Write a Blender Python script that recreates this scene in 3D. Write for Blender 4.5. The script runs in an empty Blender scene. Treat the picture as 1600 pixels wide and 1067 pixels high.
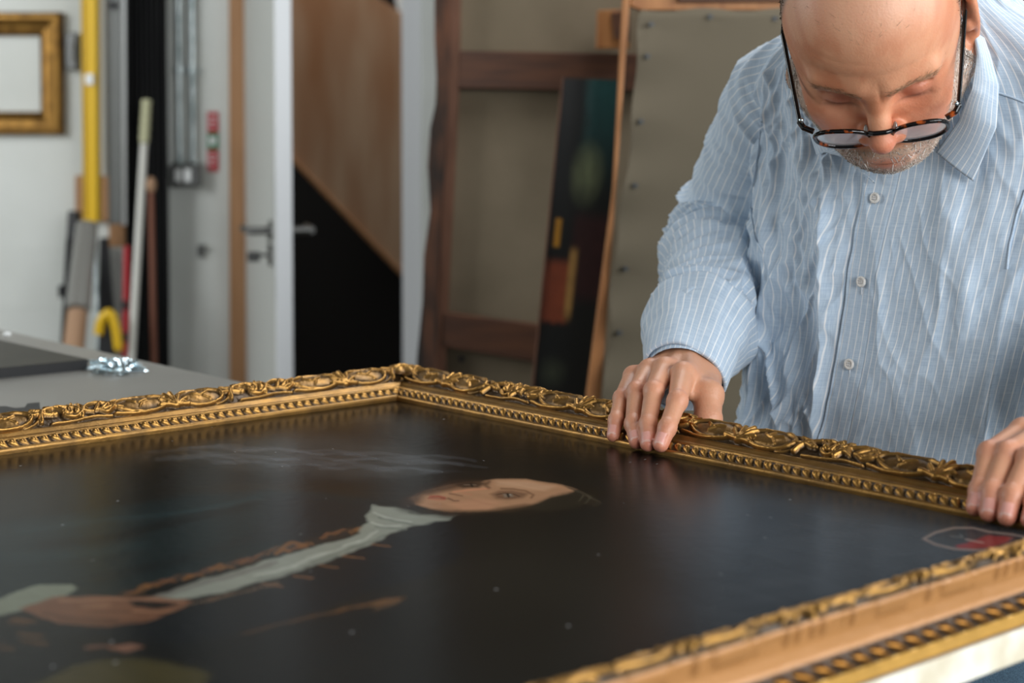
import bpy, bmesh, math, random
import numpy as np
from mathutils import Vector, Matrix
from mathutils.bvhtree import BVHTree
random.seed(7); RNG = np.random.default_rng(7)
S = bpy.context.scene; COL = S.collection

# ------------------------------------------------------------------ camera
F = 2660.; PIT = math.radians(2.5); ZC = 1.33
CX = 800.; CY = 180 + F*math.tan(PIT)
cd = bpy.data.cameras.new('camera'); cam = bpy.data.objects.new('camera', cd); COL.objects.link(cam)
cam.location = (0, 0, ZC); cam.rotation_euler = (math.pi/2 - PIT, 0, 0)
cd.sensor_width = 36; cd.lens = F/1600*36
cd.shift_x = 0; cd.shift_y = -(533.5 - CY)/1600
cd.dof.use_dof = True; cd.dof.focus_distance = 1.56; cd.dof.aperture_fstop = 5.0
cd.clip_start = .02
S.camera = cam
S.view_settings.view_transform = 'Standard'; S.view_settings.look = 'None'
S.view_settings.gamma = 1; S.view_settings.use_curve_mapping = False
S.view_settings.exposure = 0.0
# ------------------------------------------------------------------ world, window light and stairwell fills
w = bpy.data.worlds.new('world'); S.world = w; w.use_nodes = True
w.node_tree.nodes['Background'].inputs[0].default_value = (.80, .90, 1, 1)
w.node_tree.nodes['Background'].inputs[1].default_value = .3
def area(name, loc, target, sx, sy, power, col):
    l = bpy.data.lights.new(name, 'AREA'); l.shape = 'RECTANGLE'; l.size = sx; l.size_y = sy
    l.energy = power; l.color = col
    o = bpy.data.objects.new(name, l); COL.objects.link(o); o.location = loc
    o.rotation_euler = (Vector(target) - Vector(loc)).to_track_quat('-Z', 'Y').to_euler()
    return o
area('window_light_right', (3.1, .2, 2.2), (.2, 1.6, 1.0), 2.6, 1.7, 120, (.93, .97, 1))
area('window_light_left', (-2.8, 2.4, 2.2), (-1.1, 4.7, 1.1), 1.4, 1.5, 64, (.93, .97, 1))
area('window_light_rear', (1.9, -2.4, 2.1), (.4, 1.5, 1.1), 1.8, 1.5, 120, (.95, .98, 1))
area('skylight', (.75, 2.6, 2.93), (.3, 2.0, .9), 1.5, 1.3, 52, (.95, .98, 1))
area('stairwell_fill_upper', (-.25, 6.05, 2.9), (-.35, 6.3, 2.0), .4, .2, 5, (1, 1, 1))  # unseen fill added to brighten the white wall beyond the stair
area('stairwell_fill', (-.1, 5.3, 2.85), (-.5, 5.7, 1.6), .5, .4, 15, (1, .97, .93))  # unseen fill added because the plywood underside came out dark

# ------------------------------------------------------------------ pixel -> world helpers (1600x1067 frame)
cp, sp = math.cos(PIT), math.sin(PIT)
C0 = np.array([0, 0, ZC])
def ray(u, v):
    x = (u-CX)/F; y = -(v-CY)/F
    return np.array([x, cp+y*sp, -sp+y*cp])
def at(u, v, Y):
    r = ray(u, v); return C0 + r*(Y/r[1])
def onz(u, v, z):
    r = ray(u, v); return C0 + r*((z-ZC)/r[2])
def projv(P):
    p = np.asarray(P, float) - C0
    f = p[..., 1]*cp - p[..., 2]*sp; up = p[..., 1]*sp + p[..., 2]*cp
    return CX + F*p[..., 0]/f, CY - F*up/f
# table frame of reference: s along the long far rail, n outward of it
ZP = ZC - .305; ZT = ZP - .021
O0 = np.array([-.1238, 1.8174, 0]); dB = np.array([.6601, -.7512, 0]); NN = np.array([.7512, .6601, 0])
ROTB = math.atan2(dB[1], dB[0])
UPZ = np.array([0, 0, 1.])
W = .800; L = 1.12
def G(s, n, z): return O0 + dB*s + NN*n + UPZ*z

# ------------------------------------------------------------------ object helpers
def lin(c): return tuple(((x/255)/12.92 if x/255 <= .04045 else ((x/255+.055)/1.055)**2.4) for x in c)
def link(name, me, mat=None, parent=None):
    o = bpy.data.objects.new(name, me); COL.objects.link(o)
    if mat is not None: me.materials.append(mat)
    if parent is not None: o.parent = parent
    return o
def mesh_np(name, V, Fc, mat=None, parent=None, smooth=True, sharp=None):
    me = bpy.data.meshes.new(name)
    V = np.asarray(V, np.float32); 
    if isinstance(Fc, np.ndarray):
        n, k = Fc.shape
        me.vertices.add(len(V)); me.vertices.foreach_set('co', V.ravel())
        me.loops.add(n*k); me.loops.foreach_set('vertex_index', Fc.astype(np.int32).ravel())
        me.polygons.add(n); me.polygons.foreach_set('loop_start', np.arange(0, n*k, k, dtype=np.int32))
        me.polygons.foreach_set('loop_total', np.full(n, k, np.int32))
        me.update(calc_edges=True); me.validate()
    else:
        me.from_pydata([tuple(map(float, v)) for v in V], [], Fc)
    if smooth: me.polygons.foreach_set('use_smooth', [True]*len(me.polygons))
    return link(name, me, mat, parent)
def thing(name, label, cat, loc=(0, 0, 0), group=None, kind=None):
    o = bpy.data.objects.new(name, None); COL.objects.link(o); o.location = loc; o.empty_display_size = .05
    o['label'] = label; o['category'] = cat
    if group: o['group'] = group
    if kind: o['kind'] = kind
    return o
def tag(o, label, cat, group=None):
    o['label'] = label; o['category'] = cat
    if group: o['group'] = group
    return o
def struct(o): o['kind'] = 'structure'; return o
def keep(o, root):  # parent world-space mesh below an Empty that has a location
    o.parent = root; o.matrix_parent_inverse = Matrix.Translation(-Vector(root.location)); return o
class MB:
    def __init__(s): s.bm = bmesh.new()
    def box(s, c, size, rot=None, bevel=0):
        M = Matrix.Translation(Vector(c)) @ (rot.to_4x4() if rot is not None else Matrix())
        r = bmesh.ops.create_cube(s.bm, size=1)
        vs = r['verts']; bmesh.ops.scale(s.bm, vec=Vector(size), verts=vs)
        if bevel:
            es = list({e for v in vs for e in v.link_edges})
            rr = bmesh.ops.bevel(s.bm, geom=es, offset=bevel, segments=2, affect='EDGES', profile=.5)
            vs = list({v for f in rr['faces'] for v in f.verts} | {v for v in vs if v.is_valid})
        bmesh.ops.transform(s.bm, matrix=M, verts=vs); return s
    def tube(s, p, q, r0, r1=None, seg=14, caps=True):
        p = Vector(p); q = Vector(q); r1 = r0 if r1 is None else r1
        d = q-p; M = Matrix.Translation((p+q)/2) @ d.to_track_quat('Z', 'Y').to_matrix().to_4x4()
        bmesh.ops.create_cone(s.bm, cap_ends=caps, segments=seg, radius1=r0, radius2=r1, depth=d.length, matrix=M); return s
    def ball(s, c, r, sc=(1, 1, 1), seg=12):
        M = Matrix.Translation(Vector(c)) @ Matrix.Diagonal((*sc, 1))
        bmesh.ops.create_uvsphere(s.bm, u_segments=seg, v_segments=seg//2+2, radius=r, matrix=M); return s
    def prism(s, pts, d):   # pts: 3D polygon; d: extrusion vector
        a = [s.bm.verts.new(tuple(p)) for p in pts]; b = [s.bm.verts.new(tuple(np.asarray(p)+np.asarray(d))) for p in pts]
        n = len(pts); s.bm.faces.new(a); s.bm.faces.new(b[::-1])
        for i in range(n): s.bm.faces.new((a[i], b[i], b[(i+1) % n], a[(i+1) % n]))
        return s
    def build(s, name, mat, parent=None, smooth=False, bevel=0):
        bmesh.ops.recalc_face_normals(s.bm, faces=s.bm.faces[:])
        me = bpy.data.meshes.new(name); s.bm.to_mesh(me); s.bm.free()
        if smooth:
            me.polygons.foreach_set('use_smooth', [True]*len(me.polygons))
            me.set_sharp_from_angle(angle=math.radians(40))
        o = link(name, me, mat, parent)
        if bevel:
            m = o.modifiers.new('bevel', 'BEVEL'); m.width = bevel; m.segments = 2; m.limit_method = 'ANGLE'
        return o
def pslab(px, Y, th, name, mat, parent=None, bevel=.002):
    """solid slab standing in the plane y=Y whose outline runs through the given points"""
    return MB().prism([at(u, v, Y) for u, v in px], (0, th, 0)).build(name, mat, parent, bevel=bevel)

# ------------------------------------------------------------------ materials
def nodes(name):
    m = bpy.data.materials.new(name); m.use_nodes = True; nt = m.node_tree
    return m, nt, nt.nodes['Principled BSDF']
def mat(name, c, rough=.6, metal=0, c2=None, scale=20, bump=0, bscale=200, stretch=None, spec=.5, detail=4, coat=0):
    m, nt, b = nodes(name)
    b.inputs['Base Color'].default_value = (*lin(c), 1); b.inputs['Roughness'].default_value = rough
    b.inputs['Metallic'].default_value = metal; b.inputs['Specular IOR Level'].default_value = spec
    b.inputs['Coat Weight'].default_value = coat
    tc = nt.nodes.new('ShaderNodeTexCoord'); src = tc.outputs['Object']
    if stretch:
        mp = nt.nodes.new('ShaderNodeMapping'); mp.inputs['Scale'].default_value = stretch
        nt.links.new(src, mp.inputs[0]); src = mp.outputs[0]
    if c2:
        n = nt.nodes.new('ShaderNodeTexNoise'); n.inputs['Scale'].default_value = scale; n.inputs['Detail'].default_value = detail
        nt.links.new(src, n.inputs['Vector'])
        r = nt.nodes.new('ShaderNodeValToRGB'); r.color_ramp.elements[0].position = .35; r.color_ramp.elements[1].position = .65
        r.color_ramp.elements[0].color = (*lin(c), 1); r.color_ramp.elements[1].color = (*lin(c2), 1)
        nt.links.new(n.outputs['Fac'], r.inputs[0]); nt.links.new(r.outputs[0], b.inputs['Base Color'])
    if bump:
        n = nt.nodes.new('ShaderNodeTexNoise'); n.inputs['Scale'].default_value = bscale; n.inputs['Detail'].default_value = 4
        nt.links.new(src, n.inputs['Vector'])
        bp = nt.nodes.new('ShaderNodeBump'); bp.inputs['Strength'].default_value = bump; bp.inputs['Distance'].default_value = .001
        nt.links.new(n.outputs['Fac'], bp.inputs['Height']); nt.links.new(bp.outputs[0], b.inputs['Normal'])
    return m
def mat_attr(name, rough=.5, metal=0, attr='Col', sss=0, bump=0, bscale=300, rattr=None, spec=.5):
    m, nt, b = nodes(name)
    a = nt.nodes.new('ShaderNodeAttribute'); a.attribute_name = attr
    nt.links.new(a.outputs['Color'], b.inputs['Base Color'])
    b.inputs['Roughness'].default_value = rough; b.inputs['Metallic'].default_value = metal; b.inputs['Specular IOR Level'].default_value = spec
    if sss:
        b.inputs['Subsurface Weight'].default_value = sss; b.inputs['Subsurface Radius'].default_value = (1, .35, .2)
        b.inputs['Subsurface Scale'].default_value = .006
    if bump:
        tc = nt.nodes.new('ShaderNodeTexCoord')
        n = nt.nodes.new('ShaderNodeTexNoise'); n.inputs['Scale'].default_value = bscale; n.inputs['Detail'].default_value = 5
        nt.links.new(tc.outputs['Object'], n.inputs['Vector'])
        bp = nt.nodes.new('ShaderNodeBump'); bp.inputs['Strength'].default_value = bump; bp.inputs['Distance'].default_value = .001
        nt.links.new(n.outputs['Fac'], bp.inputs['Height']); nt.links.new(bp.outputs[0], b.inputs['Normal'])
    return m
def setcol(o, C, name='Col'):
    me = o.data; a = me.color_attributes.new(name, 'FLOAT_COLOR', 'POINT')
    C = np.asarray(C, np.float32); C4 = np.ones((len(C), 4), np.float32); C4[:, :3] = C
    a.data.foreach_set('color', C4.ravel())

# ------------------------------------------------------------------ numpy noise, SDF and surface nets
def hash2(ix, iy, seed):
    h = (ix.astype(np.int64)*374761393 + iy.astype(np.int64)*668265263 + seed*974634777) & 0xffffffff
    h = ((h ^ (h >> 13))*1274126177) & 0xffffffff
    return ((h ^ (h >> 16)) & 0xffff)/65535.
def vn2(x, y, seed=0):
    ix = np.floor(x); iy = np.floor(y); fx = x-ix; fy = y-iy
    fx = fx*fx*(3-2*fx); fy = fy*fy*(3-2*fy)
    a = hash2(ix, iy, seed); b = hash2(ix+1, iy, seed); c = hash2(ix, iy+1, seed); d = hash2(ix+1, iy+1, seed)
    return (a*(1-fx)+b*fx)*(1-fy)+(c*(1-fx)+d*fx)*fy
def fbm2(x, y, seed=0, o=4):
    s = 0; a = .5; t = 0
    for i in range(o): s = s+a*vn2(x*2**i, y*2**i, seed+i*17); t += a; a *= .5
    return s/t
def sst(a, b, x):
    t = np.clip((x-a)/(b-a), 0, 1); return t*t*(3-2*t)
def smin(a, b, k):
    h = np.clip(.5+.5*(b-a)/k, 0, 1); return b*(1-h)+a*h-k*h*(1-h)
def smax(a, b, k): return -smin(-a, -b, k)
def ell(P, c, r, R=None):
    q = P-np.asarray(c)
    if R is not None: q = q@np.asarray(R)
    r = np.asarray(r); k0 = np.linalg.norm(q/r, axis=1); k1 = np.linalg.norm(q/(r*r), axis=1)+1e-9
    return k0*(k0-1)/k1
def cone(P, a, b, r0, r1):
    a = np.asarray(a, float); b = np.asarray(b, float); ab = b-a
    t = np.clip(((P-a)@ab)/(ab@ab), 0, 1)
    return np.linalg.norm(P-a-t[:, None]*ab, axis=1)-(r0+(r1-r0)*t)
def surfnet(fn, lo, hi, h, k=6):
    lo = np.asarray(lo, float); hi = np.asarray(hi, float)
    n = (np.ceil((hi-lo)/(h*k)).astype(int))*k+1
    ax = [lo[i]+np.arange(n[i])*h for i in range(3)]
    cx = [a[::k] for a in ax]
    Gc = np.stack(np.meshgrid(*cx, indexing='ij'), -1).reshape(-1, 3)
    Dc = fn(Gc).reshape([len(a) for a in cx])
    idx = [np.minimum((np.arange(n[i])+k//2)//k, len(cx[i])-1) for i in range(3)]
    D = Dc[np.ix_(*idx)].copy()
    m = np.abs(D) < h*k*1.7
    I = np.argwhere(m)
    Pm = lo+I*h
    out = np.empty(len(Pm))
    for i in range(0, len(Pm), 400000): out[i:i+400000] = fn(Pm[i:i+400000])
    D[m] = out
    s = D < 0
    c = np.zeros(np.array(n)-1, int)
    for dx in (0, 1):
        for dy in (0, 1):
            for dz in (0, 1): c += s[dx:n[0]-1+dx, dy:n[1]-1+dy, dz:n[2]-1+dz]
    act = (c > 0) & (c < 8); ids = -np.ones(act.shape, int); A = np.argwhere(act); ids[act] = np.arange(len(A))
    acc = np.zeros((len(A), 3)); cnt = np.zeros(len(A))
    for e in range(3):
        o = [i for i in range(3) if i != e]
        for p in (0, 1):
            for q in (0, 1):
                a = A.copy(); a[:, o[0]] += p; a[:, o[1]] += q; b = a.copy(); b[:, e] += 1
                va = D[a[:, 0], a[:, 1], a[:, 2]]; vb = D[b[:, 0], b[:, 1], b[:, 2]]
                x = (va < 0) != (vb < 0); t = np.where(x, va/(va-vb+1e-30), 0)
                pt = a.astype(float); pt[:, e] += t
                acc[x] += pt[x]; cnt[x] += 1
    V = lo+acc/cnt[:, None]*h
    Fs = []
    for e in range(3):
        o1, o2 = [(1, 2), (2, 0), (0, 1)][e]
        sl0 = [slice(None)]*3; sl1 = [slice(None)]*3; sl0[e] = slice(0, -1); sl1[e] = slice(1, None)
        x = s[tuple(sl0)] != s[tuple(sl1)]; E = np.argwhere(x)
        E = E[(E[:, o1] > 0) & (E[:, o2] > 0) & (E[:, o1] < n[o1]-1) & (E[:, o2] < n[o2]-1)]
        ins = s[E[:, 0], E[:, 1], E[:, 2]]
        q = []
        for (p1, p2) in ((1, 1), (0, 1), (0, 0), (1, 0)):
            a = E.copy(); a[:, o1] -= p1; a[:, o2] -= p2; q.append(ids[a[:, 0], a[:, 1], a[:, 2]])
        q = np.stack(q, 1); q[~ins] = q[~ins][:, ::-1]; Fs.append(q)
    Fq = np.concatenate(Fs)
    t_ = V-V.mean(0); a, b, c_ = t_[Fq[:, 0]], t_[Fq[:, 1]], t_[Fq[:, 2]]
    if (a*np.cross(b, c_)).sum() < 0: Fq = Fq[:, ::-1].copy(); print('flipped')
    return V, Fq
def gridfaces(nu, nv, wrap=False):
    i, j = np.meshgrid(np.arange(nu-1), np.arange(nv if wrap else nv-1), indexing='ij')
    j1 = (j+1) % nv
    return np.stack([i*nv+j, i*nv+j1, (i+1)*nv+j1, (i+1)*nv+j], -1).reshape(-1, 4)
# ================================================================== materials of the place
M_wall = mat('white_painted_blockwork', (205, 207, 202), .8, c2=(196, 198, 192), scale=3, bump=.3, bscale=60)
M_floor = mat('grey_concrete', (96, 94, 90), .7, c2=(80, 79, 76), scale=4)
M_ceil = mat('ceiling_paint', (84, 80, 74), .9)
M_wood = mat('pale_timber', (172, 128, 88), .6, c2=(158, 114, 74), scale=6, stretch=(12, 12, 1), bump=.2, bscale=40)
M_doorw = mat('door_paint', (186, 187, 182), .45)
M_edge = mat('door_edge_paint', (222, 224, 226), .4)
M_steel = mat('dull_steel', (110, 110, 108), .35, 1)
M_galv = mat('galvanised_steel', (196, 204, 204), .35, 1, c2=(150, 160, 160), scale=30)
M_black = mat('black_cloth', (12, 12, 13), .9)
M_blackp = mat('black_plastic', (22, 22, 24), .5)
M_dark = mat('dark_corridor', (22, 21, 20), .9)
M_ply = mat('plywood', (166, 118, 82), .55, c2=(196, 166, 138), scale=2.6, stretch=(2.6, 1, .5), detail=3)
M_white = mat('white_plastic', (225, 226, 224), .4)
M_offw = mat('offwhite_paint', (200, 198, 190), .5)
M_yel = mat('yellow_enamel', (214, 172, 20), .4)
M_grey = mat('grey_aluminium', (112, 113, 110), .4, .6)
M_red = mat('red_enamel', (170, 30, 40), .5)
M_green = mat('green_sign', (20, 110, 70), .5)
M_copper = mat('reddish_brown_wood', (110, 62, 40), .6)
M_card = mat('brown_cardboard', (160, 126, 98), .8)
M_oldgold = mat('old_gilding', (150, 112, 55), .38, .85, c2=(104, 74, 34), scale=25)

# ================================================================== the room
YB = 4.7
def wallbox(name, x0, x1, y0, y1, z0, z1, m):
    return struct(MB().box(((x0+x1)/2, (y0+y1)/2, (z0+z1)/2), (x1-x0, y1-y0, z1-z0)).build(name, m))
wallbox('floor', -3.4, 3.4, -2.6, 7.2, -.1, 0, M_floor)
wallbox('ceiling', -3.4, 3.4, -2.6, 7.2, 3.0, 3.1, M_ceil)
XD0, XD1 = -.735, -.276
wallbox('wall_back', -3.2, XD0, YB, YB+.16, 0, 3, M_wall)
wallbox('wall_back_right', XD1, 3.2, YB, YB+.16, 0, 3, M_wall)
wallbox('wall_back_top', XD0, XD1, YB, YB+.16, 2.2, 3, M_wall)
wallbox('wall_left', -3.4, -3.2, -2.6, 7.2, 0, 3, M_wall)
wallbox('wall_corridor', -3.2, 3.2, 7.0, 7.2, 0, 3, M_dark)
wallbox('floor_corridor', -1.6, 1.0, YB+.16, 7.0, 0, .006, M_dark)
# right wall with its window
wallbox('wall_right', 3.2, 3.4, -2.6, 7.2, 0, .95, M_wall)
wallbox('wall_right_top', 3.2, 3.4, -2.6, 7.2, 2.75, 3, M_wall)
wallbox('wall_right_near', 3.2, 3.4, -2.6, -1.3, .95, 2.75, M_wall)
wallbox('wall_right_far', 3.2, 3.4, 1.9, 7.2, .95, 2.75, M_wall)
wf = MB()
for y in (-1.3, -.5, .3, 1.1, 1.9): wf.box((3.25, y, 1.85), (.06, .06, 1.8))
for z in (.98, 2.72): wf.box((3.25, .3, z), (.06, 3.2, .06))
struct(wf.build('window_1', M_white))
# faint courses of the painted blocks: recessed joints
for i, v in enumerate((57, 217, 389, 480)):
    z = at(310, v, YB)[2]
    jn = MB().box((-1.9, YB-.0008, z), (2.3, .0016, .006)).build('trim_%d' % (i+1), M_wall); struct(jn)
# timber door frame, jamb and door
fr = struct(pslab([(357, -260), (386, -260), (388, 1500), (361, 1500)], YB-.04, .2, 'door_1', M_wood))
fr2 = struct(MB().box(((XD1+.0), YB+.06, 1.1), (.05, .2, 2.2)).build('trim_8', M_edge))
H0 = np.array([-.728, 4.64, 0]); H1 = np.array([-.549, 3.95, 0])
dd = (H1-H0)/np.linalg.norm(H1-H0); dn = np.array([dd[1], -dd[0], 0])   # dn points left (room side)
if dn[0] > 0: dn = -dn
door = thing('open_door', 'white painted door standing open beside its pale timber frame', 'door', tuple(H0))
def dpt(l, o, z): return H0+dd*l+dn*o+UPZ*z
DL = float(np.linalg.norm(H1-H0))
def slabp(l0, l1, o0, o1, z0, z1, name, m, bev=.001):
    mb = MB().prism([dpt(l0, o0, z0), dpt(l1, o0, z0), dpt(l1, o1, z0), dpt(l0, o1, z0)], (0, 0, z1-z0))
    return keep(mb.build(name, m, bevel=bev), door)
slabp(0, DL, -.036, 0, .01, 2.15, 'leaf', M_doorw)
e = slabp(DL, DL+.004, -.038, .001, .01, 2.15, 'edge_lipping', M_edge); e['label'] = 'brighter white lipped edge of the door'
lp = slabp(DL-.10, DL-.02, .0005, .003, .9, 1.2, 'kick_plate', M_doorw)
for side in (1, -1):
    o0 = 0 if side > 0 else -.036
    zh = at(405, 361, 4.0)[2]
    mb = MB(); mb.tube(dpt(DL-.065, o0, zh), dpt(DL-.065, o0+side*.008, zh), .026, seg=24)
    mb.tube(dpt(DL-.065, o0, zh), dpt(DL-.065, o0+side*.055, zh), .010)
    mb.tube(dpt(DL-.06, o0+side*.055, zh), dpt(DL-.17, o0+side*.058, zh), .0095)
    mb.ball(dpt(DL-.17, o0+side*.058, zh), .0095)
    h = keep(mb.build('lever_handle', M_steel, smooth=True), door)
zk = at(400, 399, 4.0)[2]
mb = MB().tube(dpt(DL-.065, 0, zk), dpt(DL-.065, .01, zk), .026, seg=24)
keep(mb.build('lock_rose', M_steel, smooth=True), door)
mb = MB().tube(dpt(DL-.065, .01, zk), dpt(DL-.065, .03, zk), .004).box(dpt(DL-.065, .045, zk-.003), (.03, .012, .024), bevel=.003)
keep(mb.build('key', M_steel), door)
# beyond the opening
st = thing('plywood_staircase', 'underside of a plywood staircase seen through the open doorway', 'staircase', tuple(at(550, 200, 5.6)))
ply = pslab([(300, 85), (452, 243), (640, 440), (760, 565), (900, 565), (900, 210), (646, 32), (590, -4), (560, -260), (300, -260)], 5.6, .03, 'panel', M_ply)
keep(ply, st)
band = pslab([(300, 90), (452, 249), (640, 446), (760, 571), (760, 562), (640, 437), (452, 240), (300, 81)], 5.585, .02, 'lower_trim', M_wood); keep(band, st)
wp = struct(pslab([(560, -200), (900, -200), (900, 300), (646, 100)], 6.3, .03, 'wall_stairwell', M_white))
# black curtain
cu = []
xx = np.linspace(at(195, 0, 4.62)[0], at(259, 0, 4.62)[0], 90); zz = np.linspace(.02, 2.95, 12)
V = np.array([[x, 4.62+.012*math.sin(i*.55)+.004*math.sin(i*1.7+z*3), z] for z in zz for i, x in enumerate(xx)])
o = mesh_np('black_curtain', V, gridfaces(len(zz), len(xx)), M_black); m = o.modifiers.new('s', 'SOLIDIFY'); m.thickness = .006
tag(o, 'long black curtain hanging in the corner by the white wall', 'curtain')
# conduits, socket, sign
def conduit(px, lab):
    t = thing('metal_conduit', lab, 'conduit', tuple(at(px, 255, YB-.012)), 'conduits above the socket')
    x = at(px, 255, YB-.012)[0]
    keep(MB().tube((x, YB-.013, at(px, 257, YB)[2]), (x, YB-.013, 2.98), .0090, seg=18).build('pipe', M_galv, smooth=True), t)
    for v in (110, -120):
        z = at(px, v, YB)[2]
        mb = MB().box((x, YB-.003, z), (.036, .006, .018), bevel=.001); mb.tube((x, YB-.0145, z-.009), (x, YB-.0145, z+.009), .0135, seg=18)
        for sx in (-1, 1): mb.ball((x+sx*.0145, YB-.007, z), .003)
        keep(mb.build('saddle_clip', M_galv, smooth=True), t)
    keep(MB().tube((x, YB-.013, at(px, 258, YB)[2]), (x, YB-.013, at(px, 250, YB)[2]), .0155, seg=6).build('coupling', M_galv), t)
conduit(281, 'galvanised steel conduit rising from the socket, the left of the pair')
conduit(303, 'galvanised steel conduit rising from the socket, the right of the pair')
a, b = at(267, 256, YB-.04), at(313, 292, YB-.04)
t = thing('double_socket', 'grey metal clad double socket below the conduits', 'socket', ((a[0]+b[0])/2, YB, b[2]))
keep(MB().box(((a[0]+b[0])/2, YB-.022, (a[2]+b[2])/2), (b[0]-a[0], .044, a[2]-b[2]), bevel=.004).build('box', M_steel), t)
for k in (-1, 1):
    keep(MB().box(((a[0]+b[0])/2-.006+k*.013, YB-.046, (a[2]+b[2])/2), (.018, .006, .034), bevel=.002).build('rocker', M_white), t)
t = thing('fire_sign', 'small red and green stacked safety sign on the white wall', 'sign', tuple(at(332, 268, YB)))
for (v0, v1, mm) in ((175, 207, M_red), (207, 234, M_green), (234, 268, M_red)):
    o = pslab([(324, v0), (341, v0), (341, v1), (324, v1)], YB-.004, .004, 'panel', mm, bevel=0); keep(o, t)
    if mm is M_green: o['label'] = 'green middle panel'
    q = MB()
    if mm is M_red:
        for kk in range(3):
            vv = v0+8+kk*7; q.prism([at(327, vv, YB-.0045), at(338-2*kk, vv, YB-.0045), at(338-2*kk, vv+2, YB-.0045), at(327, vv+2, YB-.0045)], (0, .001, 0))
    else:
        q.prism([at(x, y, YB-.0045) for x, y in ((327, 214), (337, 214), (337, 222), (332, 229), (327, 222))], (0, .001, 0))
    s_ = q.build('white_mark', M_white, o)
t = MB().box(at(314, 392, YB-.008), (.016, .016, .034), bevel=.003).box(at(317, 385, YB-.014), (.012, .028, .008), bevel=.002).build('wall_hook', M_steel)
tag(t, 'small dark metal hook on the wall below the socket', 'hook')
# gilt frame on the left wall
t = thing('gilt_frame', 'empty gilt picture frame hung on the white wall at far left', 'frame', tuple(at(-10, 115, YB-.03)))
X0, Z1 = at(-110, 18, YB-.05)[0], at(0, 18, YB-.05)[2]; X1, Z0 = at(95, 211, YB-.05)[0], at(95, 211, YB-.05)[2]
prof = [(0, 0), (0, .022), (.010, .034), (.018, .034), (.022, .026), (.040, .020), (.050, .024), (.058, .018), (.064, .010), (.064, 0)]
cor = [(X0, Z0, 1, 1), (X1, Z0, -1, 1), (X1, Z1, -1, -1), (X0, Z1, 1, -1)]
for i in range(4):
    Vv = []
    for (x, z, sx, sz) in (cor[i], cor[(i+1) % 4]):
        for (d, h) in prof: Vv.append((x+sx*d, YB-.002-h, z+sz*d))
    n = len(prof); Fc = [(k, (k+1) % n, n+(k+1) % n, n+k) for k in range(n)]
    o = mesh_np('moulding', Vv, Fc, M_oldgold, smooth=False); keep(o, t)
# tools leaning by the curtain
t = thing('rack_board', 'bare timber board fixed to the wall behind the leaning tools', 'board', tuple(at(155, 330, YB)))
keep(pslab([(117, 274), (198, 274), (198, 386), (170, 386), (170, 346), (117, 346)], YB-.02, .018, 'board', M_wood), t)
t = thing('spirit_level', 'long yellow spirit level hanging upright beside the gilt frame', 'level', tuple(at(140, 347, 4.5)))
keep(pslab([(124, -200), (149, -200), (152, 347), (130, 347)], 4.52, .05, 'body', M_yel, bevel=.003), t)
keep(MB().box(at(140, 124, 4.515), (.022, .012, .03), bevel=.003).build('vial', M_white), t)
keep(pslab([(126, -190), (128, -190), (132, 340), (130, 340)], 4.512, .01, 'edge_rail', M_yel), t)
o = pslab([(150, -200), (165, -200), (166, 275), (152, 275)], 4.62, .02, 'timber_batten', M_offw); tag(o, 'cream painted batten standing behind the yellow level', 'batten')
t = thing('aluminium_straightedge', 'grey metal straightedge hanging between the level and the curtain', 'straightedge', tuple(at(178, 350, 4.55)))
keep(pslab([(164, -200), (187, -200), (190, 350), (169, 350)], 4.56, .03, 'blade', M_grey), t)
keep(MB().tube(at(176, 8, 4.556), at(176, 8, 4.55), .012).build('hang_hole', M_blackp), t)
o = pslab([(188, -200), (195, -200), (196, 352), (190, 352)], 4.57, .015, 'narrow_strip', M_white); tag(o, 'narrow white strip hanging against the black curtain edge', 'strip')
o = MB().box(at(113, 80, YB-.016), (.030, .03, .10), bevel=.004).box(at(113, 80, YB-.034), (.012, .01, .05), bevel=.002).build('switch_box', M_steel)
tag(o, 'slim grey metal switch box beside the gilt frame', 'switch')
t = thing('paint_pole', 'long off-white pole with cream grip leaning against the black curtain', 'pole', tuple(at(203, 557, 4.2)))
p0, p1, p2 = at(229, 158, 4.5), at(225, 225, 4.45), at(178, 1020, 4.15)
keep(MB().tube(p1, p2, .0095).build('shaft', M_offw, smooth=True), t)
mb = MB(); 
for k in range(5):
    q0 = p0+(p1-p0)*k/5; q1 = p0+(p1-p0)*(k+.9)/5; mb.tube(q0, q1, .0135, .011)
keep(mb.build('grip', mat('cream_grip', (176, 174, 140), .6), smooth=True), t)
t = thing('wooden_cane', 'thin reddish brown cane with a tan knob leaning on the curtain', 'cane', tuple(at(240, 600, 4.3)))
keep(MB().tube(at(236, 300, 4.5), at(249, 1020, 4.2), .0075, .009).build('shaft', M_copper, smooth=True), t)
keep(MB().ball(at(236, 289, 4.5), .014, (1, 1, 1.6)).build('knob', M_card, smooth=True), t)
t = thing('black_umbrella', 'folded black umbrella leaning behind the wrapped tube', 'umbrella', tuple(at(100, 560, 4.45)))
keep(MB().tube(at(117, 330, 4.55), at(114, 380, 4.54), .018).build('handle', M_blackp, smooth=True), t)
keep(MB().tube(at(115, 375, 4.54), at(100, 570, 4.42), .020, .012).tube(at(97, 445, 4.5), at(103, 462, 4.5), .012, .02).build('canopy', M_black, smooth=True), t)
t = thing('wrapped_tube', 'brown cardboard tube in clear shiny film leaning at the wall', 'tube', tuple(at(112, 560, 4.25)))
a, b = at(136, 352, 4.5), at(112, 575, 4.28)
keep(MB().tube(a+(b-a)*.62, b, .026, .028, seg=28).build('cardboard_core', M_card, smooth=True), t)
M_film, nt, bb = nodes('clear_film')
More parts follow.
